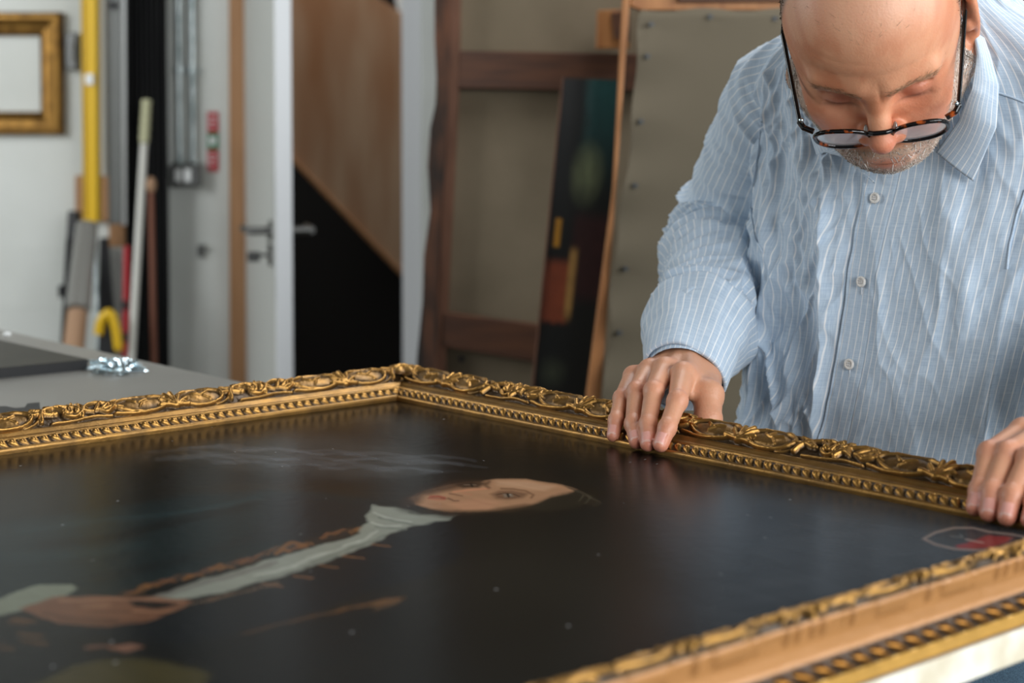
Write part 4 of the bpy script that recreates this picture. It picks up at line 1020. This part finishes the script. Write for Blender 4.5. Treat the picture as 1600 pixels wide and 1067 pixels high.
lw = fnode('MULTIPLY', line.outputs[0], fnode('MULTIPLY_ADD' if False else 'ADD', fnode('MULTIPLY', brk.outputs['Fac'], .9), .25))
def streak(sx, sy):
    mp = nt.nodes.new('ShaderNodeMapping'); mp.inputs['Scale'].default_value = (sx, sy, 1); nt.links.new(uvn.outputs['Vector'], mp.inputs[0])
    n = nt.nodes.new('ShaderNodeTexNoise'); n.inputs['Scale'].default_value = 1; n.inputs['Detail'].default_value = 3; nt.links.new(mp.outputs[0], n.inputs['Vector']); return n.outputs['Fac']
s1, s2 = streak(1100, 60), streak(50, 1300)
th_ = fnode('MULTIPLY', fnode('ADD', s1, s2), .5)
r1 = nt.nodes.new('ShaderNodeValToRGB'); r1.color_ramp.elements[0].position = .38; r1.color_ramp.elements[1].position = .62
r1.color_ramp.elements[0].color = (*lin((170, 190, 210)), 1); r1.color_ramp.elements[1].color = (*lin((200, 214, 227)), 1); nt.links.new(th_, r1.inputs[0])
mx = nt.nodes.new('ShaderNodeMix'); mx.data_type = 'RGBA'; nt.links.new(lw, mx.inputs['Factor']); nt.links.new(r1.outputs[0], mx.inputs['A']); mx.inputs['B'].default_value = (*lin((250, 248, 246)), 1)
nt.links.new(mx.outputs['Result'], bb.inputs['Base Color']); bb.inputs['Roughness'].default_value = .85; bb.inputs['Sheen Weight'].default_value = .15
bp = nt.nodes.new('ShaderNodeBump'); bp.inputs['Strength'].default_value = .25; bp.inputs['Distance'].default_value = .0006; nt.links.new(th_, bp.inputs['Height']); nt.links.new(bp.outputs[0], bb.inputs['Normal'])
def clothattr(o, u, v):
    a = o.data.attributes.new('cloth', 'FLOAT_VECTOR', 'POINT'); u = np.ravel(u); v = np.ravel(v)
    a.data.foreach_set('vector', np.stack([u, v, u*0], -1).astype(np.float32).ravel())
# ---- sleeves
def sleeve(path, rad, seed, nseg=260, nth=150, sq=.0):
    path = np.array(path, float); c = np.r_[0, np.cumsum(np.linalg.norm(np.diff(path, axis=0), axis=1))]; Ls = c[-1]
    # Catmull-like smoothing by resampling
    t_ = np.linspace(0, Ls, nseg); fine = np.array([np.interp(t_, c, path[:, i]) for i in range(3)]).T
    for _ in range(90): fine[1:-1] = .5*fine[1:-1]+.25*(fine[:-2]+fine[2:])
    R = np.interp(t_/Ls, [r[0] for r in rad], [r[1] for r in rad])
    T = np.gradient(fine, axis=0); T /= np.linalg.norm(T, axis=1)[:, None]
    up = np.array([.75, .66, .3]); N1 = np.zeros_like(T); v = up-T[0]*(up@T[0]); v /= np.linalg.norm(v)
    for i in range(nseg): v = v-T[i]*(v@T[i]); v /= np.linalg.norm(v); N1[i] = v
    N2 = np.cross(T, N1); th = np.linspace(0, 2*math.pi, nth, endpoint=False)
    SG, TG = np.meshgrid(t_, th, indexing='ij')
    ca = np.cos(TG); sa = np.sin(TG)
    # ring wrinkles strongest around the elbow and above the cuff
    cyc = np.stack([np.cos(TG)*.8, np.sin(TG)*.8], -1)
    s_ = SG+.020*np.cos(TG+1+seed)+.012*np.cos(2*TG+seed*2)
    w1 = 1-np.abs(2*fbm2(s_*34, cyc[..., 0]*1.6+cyc[..., 1]*1.1+seed, 100+seed, 2)-1); w2 = 1-np.abs(2*fbm2(s_*60+cyc[..., 1]*1.5, cyc[..., 0]*2.2, 120+seed, 2)-1)
    fl = SG/Ls; k = .45+.75*np.exp(-((fl-.5)/.16)**2)+.5*np.exp(-((fl-.80)/.08)**2); k *= (1-sst(.86, .93, fl))+.12
    h = (w1**3*.011+w2**3*.005-.004)*k+.0008*(fbm2(SG*150, TG*9, 3)-.5)
    Rr = R[:, None]+h
    V = fine[:, None, :]+Rr[..., None]*(ca[..., None]*N1[:, None, :]+sa[..., None]*N2[:, None, :])
    return V.reshape(-1, 3), gridfaces(nseg, nth, True), TG*.058, SG, (fine, T, N1, N2, R)
wR = loc2w([RW])[0]; wL = loc2w([LW])[0]
RS = np.array([.303, 1.845, 1.345])
rp = [RS+np.array([.05, -.06, .015]), RS, RS+np.array([-.018, .045, -.060]), np.array([.262, 1.935, 1.205]), np.array([.245, 1.915, 1.170]), np.array([.214, 1.800, 1.130]), np.array([.190, 1.740, 1.104]), wR+np.array([.0, .0, .0]), wR+np.array([-.011, -.034, -.019])]
SV, SF, SU, SVv, SX = sleeve(rp, [(0, .060), (.12, .072), (.3, .070), (.5, .068), (.62, .064), (.74, .056), (.84, .049), (.90, .043), (1, .038)], 1)
LS = np.array([.575, 1.570, 1.345])
lp_ = [LS-np.array([.05, -.06, -.015]), LS, LS+np.array([.04, .04, -.07]), np.array([.625, 1.520, 1.19]), np.array([.610, 1.490, 1.16]), np.array([.545, 1.430, 1.12]), wL+np.array([.02, .02, .01])]
SV2, SF2, SU2, SVv2, SX2 = sleeve(lp_, [(0, .060), (.12, .072), (.5, .066), (.8, .055), (1, .042)], 4, 160, 90)
V_all = np.concatenate([TV, SV, SV2]); F_all = np.concatenate([TF, SF+len(TV), SF2+len(TV)+len(SV)])
shirt = mesh_np('shirt', V_all, F_all, M_shirt); keep(shirt, man)
clothattr(shirt, np.concatenate([ua.ravel(), SU.ravel(), SU2.ravel()]), np.concatenate([ZR.ravel(), SVv.ravel(), SVv2.ravel()]))
shirt['label'] = 'pale blue linen shirt with thin white stripes'
# ---- cuff turned back above the wrist
def cuff(SX_, frac0, frac1, name, parent, add=.004):
    fine, T, N1, N2, R = SX_; n = len(fine); i0, i1 = int(frac0*n), n-1
    prof_ = []
    m = 44; nth = 150; th = np.linspace(0, 2*math.pi, nth, endpoint=False); V = []; Uc = []; Vc = []
    for j in range(m):
        f = j/(m-1)
        if f < .62: q = f/.62; i = i0+(i1-i0)*q; r_ = add+.0075*(1-q)**1.5*min(1, q*12)+.0014*math.sin(q*20)*(1-q)
        else: q = (f-.62)/.38; i = i1-(i1-i0)*.5*q; r_ = add-.003-.004*q
        ii = int(i); a = i-ii; ii1 = min(ii+1, n-1)
        c = fine[ii]*(1-a)+fine[ii1]*a; rr_ = R[min(ii, n-1)]+r_
        tl = T[ii]
        for k, t in enumerate(th):
            w = .0016*math.sin(3*t+5*f)+.0012*math.sin(7*t+9*f)*(1-f)
            V.append(c+(rr_+w)*(math.cos(t)*N1[ii]+math.sin(t)*N2[ii])-tl*(.004*math.sin(2*t+1)))
            Uc.append(t*.05); Vc.append(f*.08)
    o = mesh_np(name, V, gridfaces(m, nth, True), M_shirt); clothattr(o, Uc, Vc)
    o.parent = parent; o.matrix_parent_inverse = shirt.matrix_parent_inverse.copy(); return o
def sub(o, par=None):
    o.parent = shirt if par is None else par
    o.matrix_parent_inverse = Matrix(); return o
c1 = cuff(SX, .80, 1, 'cuff', shirt); sub(c1); c2 = cuff(SX2, .9, 1, 'cuff', shirt); sub(c2)
# ---- things laid on the shirt surface: found by casting rays on to it
dg = V_all; bvh = BVHTree.FromPolygons([Vector(v) for v in TV], [tuple(f) for f in TF.tolist()])
def onshirt(u, v, off=.0):
    r = Vector(ray(u, v)).normalized(); h = bvh.ray_cast(Vector(C0), r)
    if h[0] is None: return None, None
    n = h[1]; n = -n if n.dot(r) > 0 else n
    return np.array(h[0]+n*off), np.array(n)
M_btn = mat('pearl_button', (232, 228, 222), .25, c2=(214, 208, 200), scale=200)
M_thread = mat('white_thread', (214, 216, 220), .8)
for (u, v) in ((1369, 310), (1348, 440), (1329, 569), (1305, 693)):
    p, n = onshirt(u, v, .0022)
    if p is None: continue
    n = n*.6+FT*.4; n /= np.linalg.norm(n)
    Q = Vector(n).to_track_quat('Z', 'Y').to_matrix().to_4x4(); bmm = bmesh.new()
    prof_ = [(0, .0006), (.0030, .0006), (.0036, .0016), (.0047, .0019), (.0055, .0010), (.0055, -.0006), (0, -.0008)]
    vs = [[bmm.verts.new(Q @ Vector((r*math.cos(a), r*math.sin(a), z))+Vector(p)) for a in np.linspace(0, 2*math.pi, 28, endpoint=False)] for r, z in prof_]
    for a in range(len(vs)-1):
        for b in range(28): bmm.faces.new((vs[a][b], vs[a][(b+1) % 28], vs[a+1][(b+1) % 28], vs[a+1][b]))
    me = bpy.data.meshes.new('button'); bmm.to_mesh(me); bmm.free(); me.polygons.foreach_set('use_smooth', [True]*len(me.polygons))
    sub(link('button', me, M_btn))
    mb = MB()
    for (ax_, ay_) in ((.0011, .0011), (-.0011, .0011), (.0011, -.0011), (-.0011, -.0011)):
        c = Vector(p)+Q.to_3x3() @ Vector((ax_, ay_, .0012)); mb.ball(c, .0006, seg=8)
    pu = Vector(p)-Vector(UPZ)*.0085; mb.tube(pu+Vector(n)*-.001+Vector((0, 0, .003)), pu+Vector(n)*-.001-Vector((0, 0, .004)), .0006)
    sub(mb.build('button_thread', M_thread))
# collar: two leaves and the stand round the neck
def leaf(inner, outer, Yi, Yo, name, seed, n=60, m=26, lift=(.010, .006)):
    inner = np.array(inner, float); outer = np.array(outer, float)
    def rs(a, k):
        c = np.r_[0, np.cumsum(np.linalg.norm(np.diff(a, axis=0), axis=1))]; t_ = np.linspace(0, c[-1], k); return np.stack([np.interp(t_, c, a[:, i]) for i in range(a.shape[1])], -1)
    I_ = rs(inner, n); O_ = rs(outer, n)
    V = []; uu = []; vv = []
    for i in range(n):
        for j in range(m):
            f = j/(m-1); px = I_[i]*(1-f)+O_[i]*f
            p = at(px[0], px[1], px[2])
            bul = .0045*math.sin(math.pi*f)*(1+.3*math.sin(i*.2+seed)); p = p+FT*bul+UPZ*bul*.3; V.append(p); uu.append(f*.06+.002*math.sin(i*.11)); vv.append(i/n*.13)
    o = mesh_np(name, V, gridfaces(n, m), M_shirt); clothattr(o, uu, vv); sm = o.modifiers.new('s', 'SOLIDIFY'); sm.thickness = .0016; sm.offset = -1
    return sub(o)
def dY(u, v, off, dflt):
    p, n = onshirt(u, v, 0); return (p[1]-off) if p is not None else dflt
# his left leaf (points: u, v, distance)
inn = [(1524, 52, dY(1524, 52, .03, 1.66)), (1528, 85, dY(1528, 85, .028, 1.645)), (1519, 140, dY(1519, 140, .024, 1.635)), (1500, 188, dY(1500, 188, .016, 1.625)), (1464, 238, dY(1464, 238, .010, 1.54))]
out = [(1536, 60, dY(1536, 60, .022, 1.68)), (1545, 85, dY(1545, 85, .018, 1.665)), (1560, 135, dY(1560, 135, .012, 1.635)), (1556, 200, dY(1556, 200, .012, 1.52)), (1521, 283, dY(1521, 283, .008, 1.52))]
leaf(inn, out, 0, 0, 'collar_leaf', 1)
inn2 = [(1262, 150, 1.73), (1285, 190, 1.70), (1318, 232, dY(1318, 232, .008, 1.6)), (1345, 262, dY(1345, 262, .008, 1.6)), (1368, 285, dY(1368, 285, .006, 1.58))]
out2 = [(1255, 160, 1.73), (1262, 200, 1.71), (1276, 243, dY(1276, 243, .007, 1.6)), (1300, 232, dY(1300, 232, .007, 1.6)), (1330, 246, dY(1330, 246, .006, 1.58))]
leaf(inn2, out2, 0, 0, 'collar_leaf', 2)
# collar stand
V = []; uu = []; vv = []
cz = 1.430
for i in range(16):
    f = i/15
    for j in range(140):
        a = 2*math.pi*j/140; r_a, r_b = .073-.004*f, .070-.004*f
        c = np.array([.412, 1.700])
        p = np.array([c[0], c[1], 0])+LT*math.sin(a)*r_a+FT*math.cos(a)*r_b
        z = cz+.045*f-.050*max(0, math.cos(a))**1.5*(1)+.012*(1-math.cos(a))*.5
        V.append(np.array([p[0], p[1], z])); uu.append(a*.07); vv.append(f*.04)
o = mesh_np('collar_stand', V, gridfaces(16, 140, True), M_shirt); clothattr(o, uu, vv); o.modifiers.new('s', 'SOLIDIFY').thickness = .0015; sub(o)
# dark undershirt at the open neck
V = []
for i in range(10):
    f = i/9
    for j in range(80):
        a = 2*math.pi*j/80; p = np.array([.408, 1.696, 0])+LT*math.sin(a)*(.067-.004*f)+FT*math.cos(a)*(.066-.004*f)
        V.append(np.array([p[0], p[1], 1.385+.06*f-.03*max(0, math.cos(a))]))
o = keep(mesh_np('undershirt', V, gridfaces(10, 80, True), mat('maroon_jersey', (70, 30, 30), .9)), man); o['label'] = 'dark maroon undershirt at the open collar'
# armhole seam as a raised cord of cloth
def cord(pts_, r, name='seam'):
    ps = []
    for (u, v) in pts_:
        p, n = onshirt(u, v, .0008)
        if p is not None: ps.append(p)
    mb = MB()
    for a, b in zip(ps[:-1], ps[1:]):
        if np.linalg.norm(a-b) < .06: mb.tube(a, b, r, seg=8)
    o = mb.build(name, M_shirt, smooth=True); clothattr(o, [0.001]*len(o.data.vertices), [v.co.z for v in o.data.vertices]); return sub(o)
def densify(pp, k=8):
    out = []
    for (a, b) in zip(pp[:-1], pp[1:]):
        for i in range(k): out.append((a[0]+(b[0]-a[0])*i/k, a[1]+(b[1]-a[1])*i/k))
    return out+[pp[-1]]
cord(densify([(1190, 190), (1186, 230), (1178, 280), (1172, 320), (1180, 370), (1192, 395)]), .0009)
cord(densify([(1602, 297), (1588, 340), (1578, 380), (1574, 420)]), .0010)
cord(densify([(1545, 140), (1575, 150), (1600, 160)]), .0010)
# ---- coarse body under the clothes, joined with head and hands into one skin
def bodysdf(P):
    c0 = np.array([*torso_c(np.array(1.0)), 1.0]); c1_ = np.array([*torso_c(np.array(1.28)), 1.28]); hp = np.array([*torso_c(np.array(.93)), .93])
    def tr(c, r): return ell(P, c, r, np.stack([LT, FT, UPZ]).T)
    d = tr(c0, (.155, .095, .16)); d = smin(d, tr(c1_, (.165, .085, .12)), .06); d = smin(d, tr(hp, (.165, .105, .12)), .05)
    d = smin(d, cone(P, (.412, 1.700, 1.35), h2w((0, -.035, -.07)), .052, .050), .03)
    fR, fL = SX[0], SX2[0]
    for f_, w_ in ((fR, wR), (fL, wL)):
        n = len(f_); kk_ = [int(n*q) for q in (.1, .25, .4, .5, .6, .75, .9)]; rr4 = np.linspace(.042, .024, 7)
        for q in range(6): d = smin(d, cone(P, f_[kk_[q]], f_[kk_[q+1]], rr4[q], rr4[q+1]), .01)
        d = smin(d, cone(P, f_[kk_[6]], w_, .024, .022), .01)
    for s in (-1, 1):
        h_ = hp+LT*s*.085-UPZ*.05; kn = h_-UPZ*.42+FT*.02; an = kn-UPZ*.40-FT*.03
        d = smin(d, cone(P, h_, kn, .078, .055), .03); d = smin(d, cone(P, kn, an, .052, .036), .02); d = smin(d, cone(P, an-UPZ*.0, an+FT*.13-UPZ*.02, .035, .030), .02)
    return d
BV, BF = surfnet(bodysdf, (-.05, 1.15, -.02), (.82, 2.05, 1.50), .010, 4)
allV = np.concatenate([HVw, RV, LV, BV]); o1 = len(HVw); o2 = o1+len(RV); o3 = o2+len(LV)
allF = np.concatenate([HF, RF+o1, LF+o2, BF+o3]); allC = np.concatenate([hc, RC, LC, np.tile(base, (len(BV), 1))])
body = mesh_np('body', allV, allF, M_skin); setcol(body, allC); keep(body, man)
# ---- hair and beard strands
M_hair = mat_attr('grey_hair', .95, spec=.15)
me = body.data; nrm = np.zeros(len(me.vertices)*3, np.float32); me.vertices.foreach_get('normal', nrm); NH = nrm.reshape(-1, 3)[:o1]
NHl = NH@HB.T
def strands(mask, count, ln, name, cols, dirf, wd=.00035, lift=.5, seed=1, jit=0.):
    r = np.random.default_rng(seed); pr_ = mask/mask.sum(); I = r.choice(len(mask), count, p=pr_)
    root = HV[I]+r.normal(0, .0006, (count, 3)); nr = NHl[I]; d = dirf(root)
    cl1 = fbm2(root[:, 0]*330+7, root[:, 2]*330+root[:, 1]*200, seed, 2); cl2 = fbm2(root[:, 0]*330+70, root[:, 2]*330+root[:, 1]*200+31, seed, 2)
    d = d+np.stack([(cl1-.5)*3.0, cl2*0, (cl2-.5)*2.0], -1)*jit
    d = d-nr*(d*nr).sum(1)[:, None]; d /= np.linalg.norm(d, axis=1)[:, None]+1e-6
    d = d+nr*lift*(.5+cl1[:, None])+r.normal(0, .28, (count, 3)); d /= np.linalg.norm(d, axis=1)[:, None]
    Lr = r.uniform(*ln, count)[:, None]; side = np.cross(d, nr); side /= np.linalg.norm(side, axis=1)[:, None]+1e-6
    mid = root+d*Lr*.55; bend = dirf(root)*.3; tip = mid+(d+bend)*Lr*.5
    V = np.stack([root-side*wd, root+side*wd, mid+side*wd*.8, mid-side*wd*.8, tip], 1)
    Vw = h2w(V.reshape(-1, 3)); k = np.arange(count)*5
    Fs = [tuple(x) for x in np.stack([k, k+1, k+2, k+3], 1).tolist()]+[tuple(x) for x in np.stack([k+3, k+2, k+4], 1).tolist()]
    o = mesh_np(name, Vw, Fs, M_hair); ci = np.array([lin(c) for c in cols])[r.integers(len(cols), size=count)]*(.72+.5*sst(.3, .7, cl2))[:, None]
    if name == 'beard':
        mm = g(root, (0, .09, -.053), (.026, .03, .009))[:, None]; ci = ci*(1-.75*mm)+np.array(lin((118, 92, 66)))*.75*mm
    setcol(o, np.repeat(ci, 5, 0)); o['kind'] = 'stuff'; return keep(o, man)
down = lambda P: np.stack([P[:, 0]*2.0, np.full(len(P), .35), np.full(len(P), -1.)], -1)
back = lambda P: np.stack([P[:, 0]*0, np.full(len(P), -1.), np.full(len(P), -.45)], -1)
strands(bm_+1e-9, 38000, (.005, .012), 'beard', [(240, 236, 230), (228, 222, 214), (212, 204, 194), (246, 244, 240), (170, 156, 142)], down, .00036, .8, 1, .6)
strands(hm+1e-9, 16000, (.008, .016), 'hair', [(150, 142, 132), (178, 170, 160), (116, 106, 96), (96, 86, 76)], back, .00035, .8, 2, .6)
brow = np.zeros(len(HV))
for s in (-1, 1):
    for q in np.linspace(0, 1, 7):
        brow += g(HV, (s*(.014+.034*q), .094-.016*q, .0235+.005*math.sin(q*2.6)), (.005, .012, .0022))
strands(brow+1e-9, 900, (.004, .007), 'eyebrows', [(176, 136, 104), (190, 156, 126), (140, 106, 80)], lambda P: np.stack([np.sign(P[:, 0]), P[:, 1]*0-.2, P[:, 1]*0+.15], -1), .0002, .25, 3)
top = (HV[:, 2] > .075)*(1-sst(.055, .075, np.abs(HV[:, 0])))*1.
strands(top+1e-9, 500, (.004, .008), 'thin_crown_hair', [(150, 120, 96), (180, 150, 124)], back, .00015, .2, 4)
# ---- glasses
M_tort, nt, bb = nodes('tortoiseshell')
tc = nt.nodes.new('ShaderNodeTexCoord'); nz_ = nt.nodes.new('ShaderNodeTexNoise'); nz_.inputs['Scale'].default_value = 95; nz_.inputs['Detail'].default_value = 3; nt.links.new(tc.outputs['Object'], nz_.inputs['Vector'])
r = nt.nodes.new('ShaderNodeValToRGB'); r.color_ramp.elements[0].position = .56; r.color_ramp.elements[1].position = .68; r.color_ramp.elements[0].color = (*lin((14, 11, 10)), 1); r.color_ramp.elements[1].color = (*lin((176, 82, 28)), 1)
nt.links.new(nz_.outputs['Fac'], r.inputs[0]); nt.links.new(r.outputs[0], bb.inputs['Base Color']); bb.inputs['Roughness'].default_value = .12
M_tblk = mat('black_acetate', (10, 10, 11), .15)
gl = thing('glasses', 'black and tortoiseshell reading glasses sitting low on the man\'s nose', 'glasses', tuple(h2w((0, .115, -.02))))
GA = math.radians(-20)     # lens plane leans
gO = np.array([0, .1130, -.0085]); gx_ = np.array([1, 0, 0]); gz_ = np.array([0, -math.sin(GA), math.cos(GA)]); gy_ = np.array([0, math.cos(GA), math.sin(GA)])
def gp(x, z, y=0): return h2w(gO+gx_*x+gz_*z+gy_*(y-.9*x*x*1.2))
def tubepath(pts_, r, mb, seg=10):
    for a, b in zip(pts_[:-1], pts_[1:]): mb.tube(a, b, r, seg=seg); mb.ball(b, r, seg=8)
def rimshape(s, k):
    a = 2*math.pi*k; x = .0238*np.sign(math.cos(a))*abs(math.cos(a))**.8; z = .0195*np.sign(math.sin(a))*abs(math.sin(a))**.85-.004+.0015*math.cos(a); return s*(.0328+x), z-.010
for s in (-1, 1):
    mb = MB(); ks = np.linspace(0, 1, 41); tubepath([gp(*rimshape(s, k)) for k in ks], .0021, mb); keep(mb.build('rim', M_tort, smooth=True), gl)
    V = [gp(s*.035, -.014, -.002)]+[gp(*rimshape(s, k)) for k in ks[:-1]]; n = len(V)-1
    M_lens = bpy.data.materials.get('lens_glass')
    if not M_lens:
        M_lens, nt, bb = nodes('lens_glass'); bb.inputs['Base Color'].default_value = (.9, .93, .97, 1); bb.inputs['Roughness'].default_value = .02; bb.inputs['Alpha'].default_value = .55; bb.inputs['Coat Weight'].default_value = 1  # pale reflection on the lenses put into base colour and opacity
    o = mesh_np('lens', V, [(0, 1+i, 1+(i+1) % n) for i in range(n)], M_lens); keep(o, gl)
    mb = MB(); tubepath([gp(s*.0560, .003, -.001), gp(s*.0640, .004, -.004), gp(s*.0672, .004, -.009)], .0027, mb); keep(mb.build('hinge_piece', M_tort, smooth=True), gl)
    e0 = gp(s*.0672, .004, -.009); e1 = h2w((s*.0795, .012, .020)); e2 = h2w((s*.0790, -.022, .014)); e3 = h2w((s*.0765, -.034, -.006))
    mb = MB(); pth = [e0, e0*.5+e1*.5, e1, e2, e3]; tubepath(pth, .0019, mb); keep(mb.build('temple_arm', M_tblk, smooth=True), gl)
    mb = MB().ball(gp(s*.0655, .007, -.010), .0022); keep(mb.build('hinge_screw', M_zinc, smooth=True), gl)
mb = MB(); tubepath([gp(-.0095, -.003), gp(-.005, .0, .002), gp(.005, .0, .002), gp(.0095, -.003)], .0022, mb); keep(mb.build('bridge', M_tblk, smooth=True), gl)
for s in (-1, 1):
    mb = MB().ball(gp(s*.0125, -.008, -.005), .0036, (.6, 1, 1.4)); keep(mb.build('nose_pad', M_film, smooth=True), gl)
# ---- jeans, belt and shoes
M_denim = mat('blue_denim', (48, 68, 84), .9, c2=(66, 90, 106), scale=700, bump=.5, bscale=900)
V = []; Fj = []; base_i = 0
hz = np.linspace(.62, 1.0, 60); nth = 160; thj = np.linspace(0, 2*math.pi, nth, endpoint=False)
for z in hz:
    c = torso_c(np.array(max(z, .90))); 
    for t_ in thj:
        crease = 1 if z > .80 else 1-.55*math.exp(-(math.sin(t_)/.16)**2)*sst(.80, .70, z) if False else 1
        w = .0025*math.sin(t_*5+z*40)+.002*math.sin(t_*11-z*63)
        p = np.array([c[0], c[1], z])+LT*(.188+w)*np.sign(math.sin(t_))*abs(math.sin(t_))**.85+FT*(.128+w)*np.sign(math.cos(t_))*abs(math.cos(t_))**.85; V.append(p)
Fj = [gridfaces(len(hz), nth, True)]; off = len(V)
for s in (-1, 1):
    c = torso_c(np.array(.90)); Z2 = np.linspace(.82, .05, 110)
    for z in Z2:
        f = (.82-z)/.77; r_ = .098-.036*f; cc = np.array([c[0], c[1], z])+LT*s*(.088)+FT*.012*math.sin(f*3)
        for t_ in thj[::2]:
            w = .004*math.sin(z*90+2*math.sin(t_))*math.exp(-((z-.47)/.09)**2)+.003*math.sin(z*130+t_)*math.exp(-((z-.1)/.06)**2)
            V.append(cc+(r_+w)*(LT*math.sin(t_)+FT*math.cos(t_)*1.05))
    Fj.append(gridfaces(len(Z2), nth//2, True)+off); off = len(V)
o = mesh_np('jeans', V, np.concatenate(Fj), M_denim); keep(o, man)
for s in (-1, 1):
    c = torso_c(np.array(.90)); an = np.array([c[0], c[1], 0])+LT*s*.09
    bmx = MB(); R3 = Matrix(((LT[0], FT[0], 0), (LT[1], FT[1], 0), (0, 0, 1)))
    for (f, z, sx, sy, sz) in ((.02, .055, .048, .085, .045), (.11, .035, .045, .085, .030)):
        M4 = Matrix.Translation(Vector(an+FT*f+UPZ*z)) @ R3.to_4x4() @ Matrix.Diagonal((sx, sy, sz, 1)); bmesh.ops.create_uvsphere(bmx.bm, u_segments=24, v_segments=14, radius=1, matrix=M4)
    sh = bmx.build('shoe', M_blackp, smooth=True); keep(sh, man)
    so = MB().prism([an+LT*x*.046+FT*y+UPZ*.002 for x, y in ((-1, -.06), (1, -.06), (1.05, .1), (.7, .19), (-.5, .19), (-1, .1))], (0, 0, .018)).build('sole', M_white, sh, bevel=.004)
